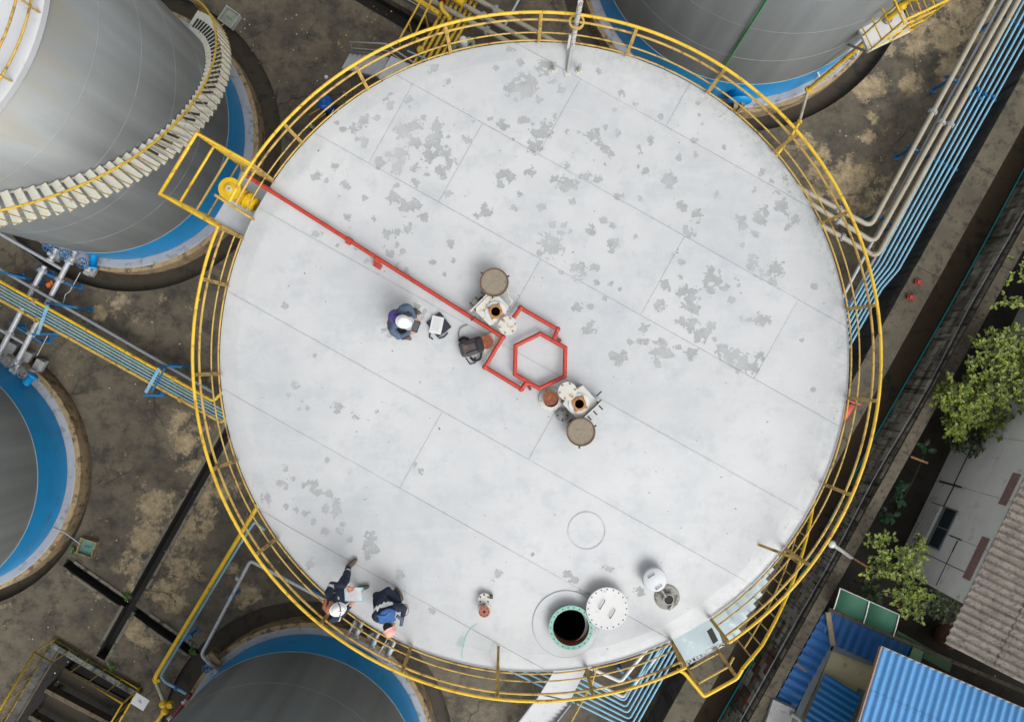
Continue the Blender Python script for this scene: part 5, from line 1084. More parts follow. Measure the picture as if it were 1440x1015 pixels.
iw = c0 + ta * 1.1 + tb * .6; q = [iw, iw + ta * 7.5, iw + ta * 7.5 + tb * 4.5, iw + tb * 4.5]
MB().prism([p[:2] for p in q], 0, 2.9).build('wall', CREAM, bh)
b = MB()
for i in range(36): b.cyl(c0 + tb * 1.2 + ta * (.16 + .215 * i) + Vector((0, 0, .045)), .012, .02, 6)
b.build('fixings', BOLT, bh)['kind'] = 'stuff'
# courtyard sheds
DB = mat('deep_blue_sheet', lin(14, 84, 146), .5, var=.08, scale=1.5, dirt=lin(20, 66, 108), damt=.2, dscale=3)
GF = mat('grey_flashing', lin(120, 128, 134), .5, .3, var=.15, scale=2, dirt=lin(160, 160, 156), damt=.12, dscale=5)
s1 = empty('shed', P(1130, 930, 1.4), 'narrow deep blue corrugated lean-to roof along the block wall', 'shed')
al = (P(1100, 1010, 1.5) - P(1163, 880, 1.5)).normalized(); o_ = P(1164, 862, 1.50)
corrugated('roof_sheet', Z(o_ - WN * .12, 1.52) , Vector((WN.x, WN.y, -.10)), Vector((WD.x, WD.y, 0)), .66, 4.2, .26, .022, DB, s1)
MB().prism([WP(11.06, 4, 0)[:2], WP(11.6, 4, 0)[:2], WP(11.6, 8.2, 0)[:2], WP(11.06, 8.2, 0)[:2]], 0, 1.2).build('wall', CREAM, s1)
s2 = empty('shed', P(1220, 890, 1.4), 'deep blue corrugated roof strip below the green awning', 'shed')
o_ = P(1168, 860, 1.55)
corrugated('roof_sheet', o_, Vector((-.30, -.93, -.12)), Vector((ta.x, ta.y, 0)), .84, 2.9, .26, .022, DB, s2)
MB().beam(P(1165, 856, 1.64), P(1440, 972, 1.64), .10, .08).build('ridge_beam', COPE, s2); MB().beam(P(1164, 860, 1.62), P(1171, 906, 1.5), .14, .06).build('hip_flashing', mat('weathered_flashing', lin(142, 128, 104), .8, var=.2, scale=5), s2)
MB().prism([P(x, y, 1.5)[:2] for x, y in ((1282, 908), (1297, 914), (1292, 930), (1276, 924))], 1.56, 1.58).build('green_patch', mat('pale_green_sheet', lin(104, 146, 104), .6), s2)
MB().prism([P(x, y, 0)[:2] for x, y in ((1120, 815), (1220, 855), (1200, 900), (1110, 870))], 0, .02).build('base', MUD, s2)
s3 = empty('courtyard', P(1180, 960, .6), 'cream courtyard with grey gutter between the blue shed roofs', 'courtyard')
MB().prism([P(x, y, 1.25)[:2] for x, y in ((1171, 912), (1240, 938), (1200, 1040), (1118, 1040))], .02, 1.25).build('cream_slab', CREAM, s3)
for a_, b_ in (((1167, 906), (1114, 1020)), ((1168, 908), (1245, 938)), ((1213, 970), (1190, 1030))): MB().beam(P(*a_, 1.36), P(*b_, 1.36), .20, .10).build('gutter', GF, s3)
al_ = (P(1128, 1020, 1.45) - P(1160, 945, 1.45)); ac_ = (P(1207, 972, 1.45) - P(1160, 945, 1.45))
corrugated('roof_sheet', P(1160, 946, 1.42), Vector((ac_.x, ac_.y, .22)), Vector((al_.x, al_.y, 0)), ac_.length, 2.4, .19, .016, mat('mid_blue_sheet', lin(10, 104, 164), .4, var=.06), s3)
q = MB(); q.prism([P(x, y, 1.75)[:2] for x, y in ((1088, 984), (1119, 998), (1108, 1030), (1076, 1020))], .0, 1.72); q.build('concrete_cap', CON, s3)
MB().tube([P(1112, 1003, 1.8), P(1124, 1010, 1.8), P(1128, 1030, 1.8)], .06, 8, fillet=.06).build('vent_pipe', GREY, s3)
# green awning
aw = empty('awning', P(1220, 860, 2), 'curved dark green awning with white ribs beside the small tree', 'awning')
GA = mat('dark_green_awning', lin(34, 84, 64), .7, var=.15, scale=2)
top = [P(1181, 826, 2.3), P(1222, 844, 2.3), P(1264, 863, 2.3), P(1330, 905, 2.3)]; bot = [P(1173, 856, 1.9), P(1215, 876, 1.9), P(1257, 894, 1.9), P(1318, 925, 1.9)]
for i in range(2):
    vs = []
    for t in np.linspace(0, 1, 7):
        for (a_, b_) in ((top[i], bot[i]), (top[i + 1], bot[i + 1])): p = a_.lerp(b_, t); p.z = 2.3 - .38 * t - .06 * t * t; vs.append(p)
    nn = len(vs); vs2 = [v - Vector((0, 0, .012)) for v in vs]; fs = [(2 * k, 2 * k + 1, 2 * k + 3, 2 * k + 2) for k in range(6)]
    MB().add(vs + vs2, fs + [tuple(x + nn for x in f[::-1]) for f in fs] + [(2 * k, 2 * k + 2, 2 * k + 2 + nn, 2 * k + nn) for k in range(6)] + [(2 * k + 1, 2 * k + 1 + nn, 2 * k + 3 + nn, 2 * k + 3) for k in range(6)], 0, True).build('canopy_panel', GA, aw)
for i in range(3):
    pts = []
    for t in np.linspace(0, 1, 7): p = top[i].lerp(bot[i], t); p.z = 2.32 - .38 * t - .06 * t * t; pts.append(p)
    MB().tube(pts, .018, 8).build('rib', WHT, aw)
MB().tube([top[0] + Vector((0, 0, .06)), top[2] + Vector((0, 0, .06))], .016, 6).build('edge_tube', GREY, aw)
ga_ = empty('ground_sheet', P(1290, 890, 1), 'green sheet strip under the awning end', 'sheet'); MB().prism([P(x, y, 1.2)[:2] for x, y in ((1262, 886), (1340, 930), (1335, 945), (1256, 902))], 1.16, 1.2).build('sheet', mat('green_sheet', lin(56, 100, 66), .6, var=.15, scale=3), ga_)
pot = empty('water_jar', P(1322, 890, 0), 'round brown jar in the dark gap under the grey roof', 'jar'); MB().lathe([(.0, .02), (.2, .03), (.34, .3), (.30, .62), (.2, .7), (.24, .74), (.2, .75), (.17, .6), (0, .5)], P(1322, 888, 0), 28).build('body', mat('brown_clay', lin(112, 78, 66), .7, var=.15, scale=5), pot)
# ---------------------------------------------------------------- plants
def leaf_mat(name, c0, c1, c2):
    m = bpy.data.materials.new(name); m.use_nodes = True; t = m.node_tree; n = t.nodes; L = t.links; b = n['Principled BSDF']
    g = n.new('ShaderNodeNewGeometry'); cr = n.new('ShaderNodeValToRGB'); L.new(g.outputs['Random Per Island'], cr.inputs[0])
    e = cr.color_ramp.elements; e[0].color = c0; e[1].color = c2; e[1].position = 1; x = e.new(.6); x.color = c1; x = e.new(.975); x.color = c1
    L.new(cr.outputs[0], b.inputs['Base Color']); b.inputs['Roughness'].default_value = .45
    b.inputs['Subsurface Weight'].default_value = 0.0
    return m
LEAF = leaf_mat('green_leaf', lin(48, 64, 20), lin(106, 120, 36), lin(168, 158, 46))
LEAFD = leaf_mat('dark_leaf', lin(26, 40, 18), lin(56, 70, 34), lin(110, 100, 40))
BARK = mat('brown_bark', lin(84, 72, 56), .9, var=.3, scale=12, bump=.5)
def bush(name, label, base, clumps, nleaf, lsz, seed, m=LEAF, cat='bush'):
    rg = random.Random(seed); root = empty(name, base, label, cat); tr = MB(); lf = MB()
    for (c, r_, hh, wgt) in clumps:
        c = Vector(c); mid = Vector(base).lerp(c, .5) + Vector((rg.uniform(-.1, .1), rg.uniform(-.1, .1), .1))
        tr.tube([Vector(base), mid, c], .035, 6, r1=.008)
        for k in range(int(nleaf * wgt)):
            # leaves sit in small rosettes near the outside of the clump
            if k % 5 == 0:
                d = Vector((rg.gauss(0, 1), rg.gauss(0, 1), rg.gauss(.35, .8))).normalized(); tip = c + Vector((d.x * r_, d.y * r_, d.z * hh)) * (rg.random() ** .45); dirn = (d + Vector((0, 0, .8))).normalized()
                if k % 10 == 0: tr.tube([c.lerp(tip, .3), tip], .006, 4, r1=.003)
            a = rg.uniform(0, 6.28); out = Vector((math.cos(a), math.sin(a), rg.uniform(-.25, .45))).normalized(); out = (out + dirn * .25).normalized()
            l = lsz * rg.uniform(.45, 1.3); wv = out.cross(Vector((0, 0, 1))).normalized() * l * .26; upv = out.cross(wv).normalized() * l * .06
            p0 = tip + out * l * .08
            vs = [p0, p0 + out * l * .35 + wv - upv, p0 + out * l * .75 + wv * .8 - upv, p0 + out * l - Vector((0, 0, l * .12)), p0 + out * l * .75 - wv * .8 - upv, p0 + out * l * .35 - wv - upv, p0 + out * l * .55 + upv * .4]
            lf.add(vs, [(0, 1, 6), (1, 2, 6), (2, 3, 6), (3, 4, 6), (4, 5, 6), (5, 0, 6)])
    tr.build('trunk', BARK, root); lf.build('crown', m, root); return root
bush('bush', 'large bright green bush spilling over the block wall at the right', P(1385, 545, 0), [(P(1395, 500, 2.5), .75, .5, 1.0), (P(1360, 555, 2.2), .75, .5, 1.0), (P(1415, 545, 2.4), .7, .5, .9), (P(1345, 595, 1.9), .5, .4, .6), (P(1435, 485, 2.6), .6, .45, .6), (P(1400, 590, 1.7), .6, .4, .6), (P(1450, 520, 2.5), .6, .5, .6), (P(1330, 560, 2.1), .4, .3, .4)], 720, .125, 11)
bush('bush', 'dark green bush behind the large bright bush', P(1400, 600, 0), [(P(1375, 620, 1.2), .5, .4, .8), (P(1435, 575, 1.4), .5, .4, .7), (P(1350, 615, 1.1), .45, .35, .7)], 300, .13, 12, LEAFD)
bush('small_tree', 'small green tree above the dark green awning', P(1262, 815, 0), [(P(1240, 765, 2.6), .42, .3, .6), (P(1270, 795, 2.7), .5, .4, 1.0), (P(1285, 830, 2.7), .42, .35, .8), (P(1230, 800, 2.3), .35, .3, .35), (P(1290, 770, 2.5), .35, .3, .5), (P(1260, 840, 2.4), .4, .3, .4), (P(1283, 860, 2.4), .3, .3, .4)], 260, .12, 13, cat='tree')
bush('small_tree', 'thin leafy branches reaching in at the right edge above the large bush', P(1460, 430, 0), [(P(1430, 380, 2.8), .45, .3, .5), (P(1420, 425, 2.6), .4, .3, .45), (P(1455, 350, 2.8), .5, .3, .4)], 130, .13, 14, cat='tree')
bush('bush', 'low dark shrub in the gap between block wall and white house', P(1262, 715, 0), [(P(1262, 690, .9), .3, .25, .5), (P(1245, 730, .8), .3, .25, .5), (P(1300, 640, .8), .3, .2, .2)], 45, .22, 15, leaf_mat('fern_leaf', lin(20, 44, 26), lin(36, 76, 44), lin(60, 100, 56)))
bush('bush', 'dark shrubs under the small tree beside the grey roof', P(1300, 850, 0), [(P(1310, 840, 1.0), .5, .3, 1.), (P(1330, 860, .8), .4, .3, .8), (P(1222, 830, 1.), .4, .3, .7)], 200, .14, 16, LEAFD)
# small weeds by the drain
for q, lb in (((271, 914), 'small weed tuft at the drain end near the bottom tank'), ((180, 838), 'small weed tuft at the drain crossing'), ((157, 935), 'small weed tuft beside the pit kerb'), ((106, 775), 'small weed tuft by the left tank gutter')):
    bush('weed', lb, P(*q, -.1), [(P(*q, .05), .12, .06, 1)], 50, .09, int(q[0]), leaf_mat('weed_' + str(q[0]), lin(40, 70, 20), lin(64, 100, 30), lin(90, 120, 40)), 'weed')
# ---------------------------------------------------------------- people
NAVY = mat('navy_coverall', lin(26, 36, 56), .85, var=.22, scale=7, bump=.5, bscale=11)
NAVY2 = mat('blue_grey_jacket', lin(72, 90, 110), .85, var=.2, scale=7, bump=.5, bscale=11)
SKIN = mat('skin', lin(176, 124, 98), .55, var=.06, scale=8)
BOOT = mat('brown_boot', lin(92, 80, 66), .75, var=.15, scale=12)
REFL = mat('reflective_tape', lin(206, 208, 208), .35, var=.05)
HAIR = mat('black_hair', lin(28, 24, 24), .6)
HELW = mat('white_helmet', lin(226, 228, 228), .3, var=.02)
HELP = mat('salmon_helmet', lin(226, 164, 156), .32, var=.03)
DPANT = mat('dark_trousers', lin(52, 50, 54), .85, var=.2, scale=7, bump=.4, bscale=12)
SAGE = mat('sage_shirt', lin(150, 166, 148), .85, var=.12, scale=7, bump=.4, bscale=12)
def person(label, origin, f, J, mats, helmet, stripes=(), hands=True, headdir=None, bulk=1.0):
    """J: joints in (forward, left, up) metres from origin; one continuous skinned body"""
    f = Vector((f[0], f[1], 0)).normalized(); l = Vector((-f.y, f.x, 0)); o = Vector(origin)
    W = lambda q: o + f * q[0] + l * q[1] + Vector((0, 0, q[2]))
    root = empty('person', o, label, 'person')
    J = {k: Vector(v) for k, v in J.items()}
    order = ['pelvis', 'waist', 'chest', 'neck', 'head']
    names = list(J); idx = {k: i for i, k in enumerate(names)}
    edges = [(a, b) for a, b in zip(order[:-1], order[1:])]
    for s in 'LR':
        edges += [('chest', 'sh' + s), ('sh' + s, 'el' + s), ('el' + s, 'wr' + s), ('wr' + s, 'ha' + s), ('pelvis', 'hip' + s), ('hip' + s, 'kn' + s), ('kn' + s, 'an' + s), ('an' + s, 'to' + s)]
    rad = {'pelvis': .145, 'waist': .145, 'chest': .165, 'neck': .06, 'head': .085}
    for s in 'LR': rad.update({'sh' + s: .082, 'el' + s: .060, 'wr' + s: .042, 'ha' + s: .030, 'hip' + s: .10, 'kn' + s: .075, 'an' + s: .055, 'to' + s: .042})
    me = bpy.data.meshes.new('skeleton'); me.from_pydata([tuple(W(J[k]) - o) for k in names], [(idx[a], idx[b]) for a, b in edges], []); me.update()
    ob = bpy.data.objects.new('skeleton', me); COL.objects.link(ob)
    sk = ob.modifiers.new('skin', 'SKIN'); sk.use_smooth_shade = True; sk.branch_smoothing = .6
    sv = me.skin_vertices[0].data if me.skin_vertices else None
    if sv is None:
        me.attributes.new('x', 'FLOAT', 'POINT')
    for k in names:
        r_ = rad[k] * (bulk if k in ('pelvis', 'waist', 'chest') or k[:2] in ('sh', 'el', 'hi', 'kn') else 1); q = me.skin_vertices[0].data[idx[k]]
        q.radius = (r_, r_ * (.82 if k in ('pelvis', 'waist', 'chest') else 1)); q.use_root = (k == 'pelvis')
    ss = ob.modifiers.new('sub', 'SUBSURF'); ss.levels = 2; ss.render_levels = 2
    dg = bpy.context.evaluated_depsgraph_get(); bm_ = bpy.data.meshes.new_from_object(ob.evaluated_get(dg))
    bpy.data.objects.remove(ob)
    wj = {k: W(J[k]) - o for k in names}
    vs = [v.co.copy() for v in bm_.vertices]; fs = [tuple(p.vertices) for p in bm_.polygons]
    # fold cloth a little
    for i, v in enumerate(vs):
        nn = noise.noise(v * 8.0) * .016 + noise.noise(v * 19.0) * .013
        vs[i] = v + bm_.vertices[i].normal * nn
    segm = {}
    for a, b in edges:
        m_ = 0
        if b == 'head': m_ = 1
        if b[:2] == 'ha': m_ = 1
        if b[:2] == 'to': m_ = 2
        if b[:2] in ('kn', 'an'): m_ = 4
        segm[(a, b)] = m_
    B = MB(); mi = []
    for p, ff in zip(bm_.polygons, fs):
        c = sum((vs[i] for i in ff), Vector()) / len(ff); best = None
        for a, b in edges:
            A, Bv = wj[a], wj[b]; d = Bv - A; t = max(0, min(1, (c - A).dot(d) / max(1e-9, d.length_squared))); dist = (c - A - d * t).length / rad[b]
            if best is None or dist < best[0]: best = (dist, (a, b), t)
        m_ = segm[best[1]]; t = best[2]
        if best[1] == ('chest', 'neck') : m_ = 0 if t < .8 else 1
        if best[1][1][:2] == 'an' and t > .86: m_ = 2
        for (key, t0, t1) in stripes:
            if best[1][0][:len(key[0])] == key[0] and best[1][1][:len(key[1])] == key[1] and t0 < t < t1: m_ = 3
        B.add([vs[i] + o for i in ff], [tuple(range(len(ff)))], m_, True)
    # head: skull, nose, ears, and five-fingered hands, in the same body mesh
    hc = wj['head'] + o; hd = (headdir and (f * headdir[0] + l * headdir[1] + Vector((0, 0, headdir[2]))) or (f * .8 + Vector((0, 0, -.25)))).normalized()
    up = (Vector((0, 0, 1)) - hd * hd.z).normalized(); rt = hd.cross(up).normalized(); MH = Matrix((hd, rt, up)).transposed()
    B.ell(hc, (.098, .078, .115), 1, 16, 10, MH); B.ell(hc + hd * .10 - up * .015, (.022, .014, .022), 1, 8, 6, MH)
    for s in (-1, 1): B.ell(hc + rt * .079 * s - up * .01, (.022, .010, .032), 1, 8, 6, MH)
    for s in (-1, 1): B.ell(hc + hd * .088 + rt * .032 * s + up * .012, (.008, .014, .009), 5, 8, 6, MH)
    B.ell(hc + hd * .09 - up * .058, (.010, .026, .007), 6, 8, 6, MH)
    for s in 'LR':
        a, b = wj['wr' + s] + o, wj['ha' + s] + o; d = (b - a).normalized(); sd = d.cross(Vector((0, 0, 1))); sd = sd.normalized() if sd.length > .01 else rt; nn = sd.cross(d).normalized()
        B.ell(b, (.048, .040, .018), 1, 10, 6, Matrix((d, sd, nn)).transposed())
        for k, (off, ln) in enumerate(((-.030, .062), (-.010, .072), (.011, .068), (.030, .052))):
            p0 = b + d * .03 + sd * off; B.tube([p0, p0 + d * ln * .5 - nn * .006, p0 + d * ln * .85 - nn * .026], .0095, 6, 1, r1=.0075)
        th = 1 if s == 'L' else -1; p0 = b - d * .015 + sd * .032 * th; B.tube([p0, p0 + sd * .028 * th + d * .025, p0 + sd * .030 * th + d * .055 - nn * .012], .011, 6, 1, r1=.008)
    body = B.build('body', [mats['top'], SKIN, BOOT, REFL, mats['legs'], HAIR, mat('lips', lin(150, 86, 78), .5)], root)
    # weld duplicate vertices so that the body is one continuous surface
    bmx = bmesh.new(); bmx.from_mesh(body.data); bmesh.ops.remove_doubles(bmx, verts=bmx.verts, dist=.0005); bmx.to_mesh(body.data); bmx.free()
    # boots
    for s in 'LR':
        a, b = wj['an' + s] + o, wj['to' + s] + o; d = Vector((b.x - a.x, b.y - a.y, 0)).normalized(); 
        MB().ell(Z((a * .35 + b * .65), o.z + .052), (.145, .052, .05), 0, 14, 8, Matrix((d, Vector((-d.y, d.x, 0)), Vector((0, 0, 1)))).transposed()).build('boot', BOOT, root)
    hm = MB(); prof = [(0, .125), (.040, .121), (.075, .104), (.098, .074), (.108, .035), (.110, .012), (.122, .004), (.123, -.004), (.106, 0)]
    hu = (up + hd * .10).normalized(); hx_ = (hd - hu * hd.dot(hu)).normalized(); hy = hu.cross(hx_)
    hcen = hc + up * .045
    seg = 28; vs = []; fs = []
    for r_, z in prof:
        for k in range(seg):
            an = 2 * math.pi * k / seg; ca, sa = math.cos(an), math.sin(an)
            ex = 1.14 if r_ < .115 else 1.14 + .18 * max(0, ca) ** 2
            vs.append(hcen + hx_ * (r_ * ex * ca) + hy * (r_ * sa * .97) + hu * z)
    for i in range(len(prof) - 1):
        for k in range(seg): k2 = (k + 1) % seg; fs.append((i * seg + k, (i + 1) * seg + k, (i + 1) * seg + k2, i * seg + k2))
    hm.add(vs, fs, 0, True); ho = hm.build('helmet', helmet[0], root)
    rdg = MB().tube([hcen + hx_ * (.110 * math.cos(t)) + hu * (.006 + .124 * math.sin(t)) for t in np.linspace(.35, 2.8, 12)], .011, 6); rdg.build('ridge', helmet[0], ho)
    if len(helmet) > 1: MB().tube([hcen + (hx_ * .15 * math.cos(t) + hy * .0) * 0 + hy * (.110 * math.cos(t)) + hu * (.02 + .112 * math.sin(t)) for t in np.linspace(-.1, 3.24, 16)], .009, 6).build('strap', helmet[1], ho)
    MB().ell(hc - up * .01 - hd * .03, (.085, .083, .09), 0, 14, 8, MH).build('hair', HAIR, root)
    return root, W, body
# 1: crouching man with white helmet and tablet at the centre left
J1 = dict(pelvis=(-.20, 0, .27), waist=(-.17, 0, .45), chest=(-.06, 0, .66), neck=(.04, 0, .82), head=(.11, 0, .93))
for s, q in (('L', 1), ('R', -1)): J1.update({'sh' + s: (-.05, .20 * q, .72), 'el' + s: (.07, .29 * q, .50), 'wr' + s: (.21, .15 * q, .46), 'ha' + s: (.27, .11 * q, .46), 'hip' + s: (-.16, .11 * q, .25), 'kn' + s: (.20, .25 * q, .42), 'an' + s: (-.02, .21 * q, .10), 'to' + s: (.17, .25 * q, .045)})
p1, W1, _ = person('crouching worker in blue-grey jacket and white helmet holding a tablet', P(569, 453, RZ), (.937, -.348), J1, {'top': NAVY2, 'legs': DPANT}, (HELW,), bulk=1.12)
cl = MB().lathe([(.10, -.03), (.115, 0), (.11, .035), (.085, .05)], W1((.0, .02, .79)), 20); cl.ell(W1((-.09, .03, .78)), (.11, .12, .05)); cl.build('scarf', mat('purple_scarf', lin(72, 60, 118), .85, var=.25, scale=14), p1)
tb_ = empty('tablet', W1((.29, 0, .48)), 'dark grey tablet held by the crouching worker', 'tablet'); MT = Matrix.Rotation(math.atan2(-.348, .937), 3, 'Z') @ Matrix.Rotation(R(-18), 3, 'Y')
MB().box(W1((.29, 0, .48)), (.13, .2, .012), mtx=MT).build('case', mat('dark_case', lin(40, 42, 46), .5), tb_); MB().box(W1((.29, 0, .48)) + MT @ Vector((0, 0, .0085)), (.11, .17, .003), mtx=MT).build('screen', mat('grey_screen', lin(96, 104, 108), .2, var=.02), tb_)
# 2: standing man with clipboard at the lower left railing
J2 = dict(pelvis=(-.02, 0, .93), waist=(-.05, 0, 1.10), chest=(-.05, 0, 1.32), neck=(.0, 0, 1.50), head=(.10, -.01, 1.62))
J2.update(shL=(-.06, .20, 1.42), elL=(-.02, .30, 1.16), wrL=(.17, .20, 1.12), haL=(.24, .15, 1.13), shR=(-.06, -.20, 1.42), elR=(-.04, -.29, 1.16), wrR=(.14, -.18, 1.07), haR=(.20, -.13, 1.08), hipL=(-.02, .10, .88), knL=(.06, .20, .50), anL=(.02, .28, .09), toL=(.13, .34, .045), hipR=(-.02, -.10, .88), knR=(.10, -.12, .50), anR=(.06, -.17, .09), toR=(.22, -.17, .045))
st2 = [(('sh', 'el'), .55, .78), (('kn', 'an'), .45, .58), (('waist', 'chest'), .30, .52)]
p2, W2, _ = person('worker in navy coverall and white helmet with dark strap holding a clipboard', P(495, 816, RZ), (.95, .25), J2, {'top': NAVY, 'legs': NAVY}, (HELW, mat('brown_strap', lin(92, 50, 42), .6)), st2, headdir=(.8, -.25, -.45), bulk=1.08)
MB().tube([W2((-.10, .13, 1.43)), W2((-.15, .02, 1.47)), W2((-.10, -.10, 1.45))], .035, 8).build('collar', mat('brown_leather', lin(140, 84, 58), .6, var=.2, scale=9), p2)
MB().ell(W2((-.08, -.02, 1.47)), (.06, .085, .05), 0, 14, 8).build('hood_lining', mat('tan_lining', lin(150, 98, 70), .8), p2)
cb = empty('clipboard', W2((.30, 0, 1.1)), 'pale blue clipboard with white paper held by the standing worker', 'clipboard'); MC_ = Matrix.Rotation(math.atan2(.05, .98), 3, 'Z') @ Matrix.Rotation(R(-14), 3, 'Y')
c = W2((.29, .02, 1.11)); MB().box(c, (.36, .25, .008), mtx=MC_).build('board', mat('pale_blue_board', lin(116, 178, 196), .5), cb); MB().box(c + MC_ @ Vector((-.01, .005, .0065)), (.31, .22, .003), mtx=MC_).build('paper', WHT, cb)
q = MB(); rg = random.Random(4)
for r_ in range(9): q.box(c + MC_ @ Vector((-.02 + rg.uniform(-.01, .01), .09 - .021 * r_, .009)), (rg.uniform(.14, .24), .003, .001), mtx=MC_)
q.build('writing', mat('grey_print', lin(150, 150, 160), .8), cb); MB().box(c + MC_ @ Vector((.165, 0, .012)), (.03, .10, .014), mtx=MC_).build('clip', GAL, cb)
# 3: bent over worker with salmon helmet
J3 = dict(pelvis=(-.14, 0, .44), waist=(-.02, 0, .58), chest=(.14, 0, .68), neck=(.30, -.01, .74), head=(.42, -.04, .76))
for s, q in (('L', 1), ('R', -1)): J3.update({'sh' + s: (.17, .19 * q, .68), 'el' + s: (.26, .27 * q, .42), 'wr' + s: (.44, .16 * q, .32), 'ha' + s: (.50, .11 * q, .28), 'hip' + s: (-.12, .11 * q, .40), 'kn' + s: (.22, .19 * q, .42), 'an' + s: (-.02, .17 * q, .09), 'to' + s: (.17, .19 * q, .045)})
p3, W3, _ = person('crouching worker in navy jacket with white stripe and salmon pink helmet', P(546, 832, RZ), (.40, -.91), J3, {'top': NAVY, 'legs': NAVY}, (HELP,), [(('waist', 'chest'), .42, .74)], headdir=(.55, .1, -.85), bulk=1.22)
HOOD = mat('bright_blue_cloth', lin(52, 94, 150), .85, var=.35, scale=9, bump=.5, bscale=14)
hq = MB().ell(W3((.20, .03, .795)), (.12, .17, .03), 0, 16, 10, Matrix.Rotation(R(-60), 3, 'Z')); hq.ell(W3((.30, .07, .77)), (.08, .06, .04), 0, 14, 8); hq.ell(W3((.27, -.09, .76)), (.09, .05, .035), 0, 14, 8); hq.tube([W3((.13, -.12, .80)), W3((.19, .0, .828)), W3((.16, .13, .80))], .022, 8); hq.build('hood', HOOD, p3)
MB().tube([W3((.30, .16, .70)), W3((.40, .22, .66)), W3((.50, .15, .66))], .03, 8).build('neck_cord', NAVY2, p3)
rt_ = empty('wire_loop', W3((.2, .34, .3)), 'thin brown wire loop beside the salmon helmeted worker', 'wire'); cc = P(570, 857, RZ + .1)
MB().tube([cc + Vector((.06 * math.cos(a), .11 * math.sin(a), .02 * math.sin(2 * a))) for a in np.linspace(0, 6.28, 20)[:-1]], .006, 5, closed=True).build('loop', RUST, rt_)
# 4: person on the ground below the top railing
J4 = {k: (v[0], v[1], v[2]) for k, v in J2.items()}; J4['head'] = (.05, 0, 1.63)
person('person in sage green shirt and white helmet standing below the top railing', P(656, 89, .01), (.3, -.9), J4, {'top': SAGE, 'legs': DPANT}, (HELW,), bulk=1.1)
# ---------------------------------------------------------------- things lying on the roof
CASE = mat('dark_blue_fabric_case', lin(36, 40, 52), .8, var=.2, scale=12, bump=.3)
lb_ = empty('laptop_bag', P(616, 457, RZ), 'dark flat laptop case lying on the roof under a sheet of paper', 'bag')
def soft_box(nm, c, size, rz, m, parent, bev=.04):
    bm = bmesh.new(); bmesh.ops.create_cube(bm, size=1)
    for v in bm.verts: v.co = Vector((v.co.x * size[0], v.co.y * size[1], v.co.z * size[2]))
    bmesh.ops.bevel(bm, geom=bm.edges[:], offset=bev, segments=3, affect='EDGES', profile=.6)
    bmesh.ops.subdivide_edges(bm, edges=bm.edges[:], cuts=1, use_grid_fill=True)
    M = Matrix.Rotation(rz, 3, 'Z'); o = ORG[parent.name]
    for v in bm.verts: v.co += v.normal * noise.noise(v.co * 14 + Vector((3, 1, 7))) * bev * .35; v.co = M @ v.co + Vector(c) - o
    me = bpy.data.meshes.new(nm); bm.to_mesh(me); bm.free(); me.materials.append(m)
    for p in me.polygons: p.use_smooth = True
    return link(nm, me, parent)
soft_box('case', P(617, 457, RZ + .03), (.33, .36, .05), R(38), CASE, lb_, .022)
MB().tube([P(605, 468, RZ + .03), P(604, 474, RZ + .03), P(609, 477, RZ + .03)], .012, 6).build('handle', BLK, lb_); MB().tube([P(630, 468, RZ + .02), P(624, 474, RZ + .02), P(617, 476, RZ + .02)], .012, 6).build('strap', BLK, lb_)
pa = empty('paper_sheet', P(614, 457, RZ + .06), 'white printed paper sheet lying on the dark laptop case', 'paper'); MP = Matrix.Rotation(R(-12), 3, 'Z')
c = P(614, 457, RZ + .062); MB().box(c, (.225, .325, .003), mtx=MP).build('sheet', WHT, pa); q = MB()
for r_ in range(16): q.box(c + MP @ Vector((rg.uniform(-.02, .0), .13 - .016 * r_, .0025)), (rg.uniform(.10, .17), .003, .001), mtx=MP)
q.build('print', mat('grey_print', lin(150, 150, 160), .8), pa)
# backpack
BPK = mat('grey_backpack_cloth', lin(72, 66, 68), .85, var=.25, scale=10, bump=.5, bscale=22)
BPD = mat('dark_backpack_trim', lin(36, 34, 38), .85, var=.2, scale=10)
bp_ = empty('backpack', P(663, 488, RZ), 'grey backpack lying on the roof beside the red pipe', 'backpack')
ra = math.atan2(-(480 - 490), (685 - 650)); M = Matrix.Rotation(ra, 3, 'Z'); c = P(663, 488, RZ + .13)
bo = soft_box('main_body', c, (.44, .30, .22), ra, BPK, bp_, .075)
soft_box('front_pocket', c + M @ Vector((-.05, 0, .10)), (.24, .22, .08), ra, BPK, bp_, .035); soft_box('lid', c + M @ Vector((.16, .0, .08)), (.14, .27, .12), ra, BPD, bp_, .05)
soft_box('brown_patch', c + M @ Vector((-.10, .03, .137)), (.09, .08, .015), ra, mat('brown_patch', lin(96, 72, 58), .8), bp_, .006)
for sy in (.06, -.08): MB().tube([c + M @ Vector((.12, sy, .13)), c + M @ Vector((.0, sy, .155)), c + M @ Vector((-.12, sy * 1.2, .14))], .008, 6).build('piping', BPD, bp_)
MB().tube([c + M @ Vector((.15, -.15, .0)), c + M @ Vector((.10, -.26, -.06)), c + M @ Vector((-.02, -.27, -.1)), c + M @ Vector((-.08, -.18, -.1))], .022, 8, fillet=.05).build('shoulder_strap', BPD, bp_)
MB().tube([c + M @ Vector((-.02, .16, .0)), c + M @ Vector((-.10, .22, -.08)), c + M @ Vector((-.20, .18, -.1))], .028, 8, fillet=.05).build('shoulder_strap', BPD, bp_)
MB().tube([P(647, 480, RZ + .02), P(644, 470, RZ + .03), P(648, 460, RZ + .02), P(657, 457, RZ + .02)], .010, 6, fillet=.1).build('cord', STEEL, bp_)
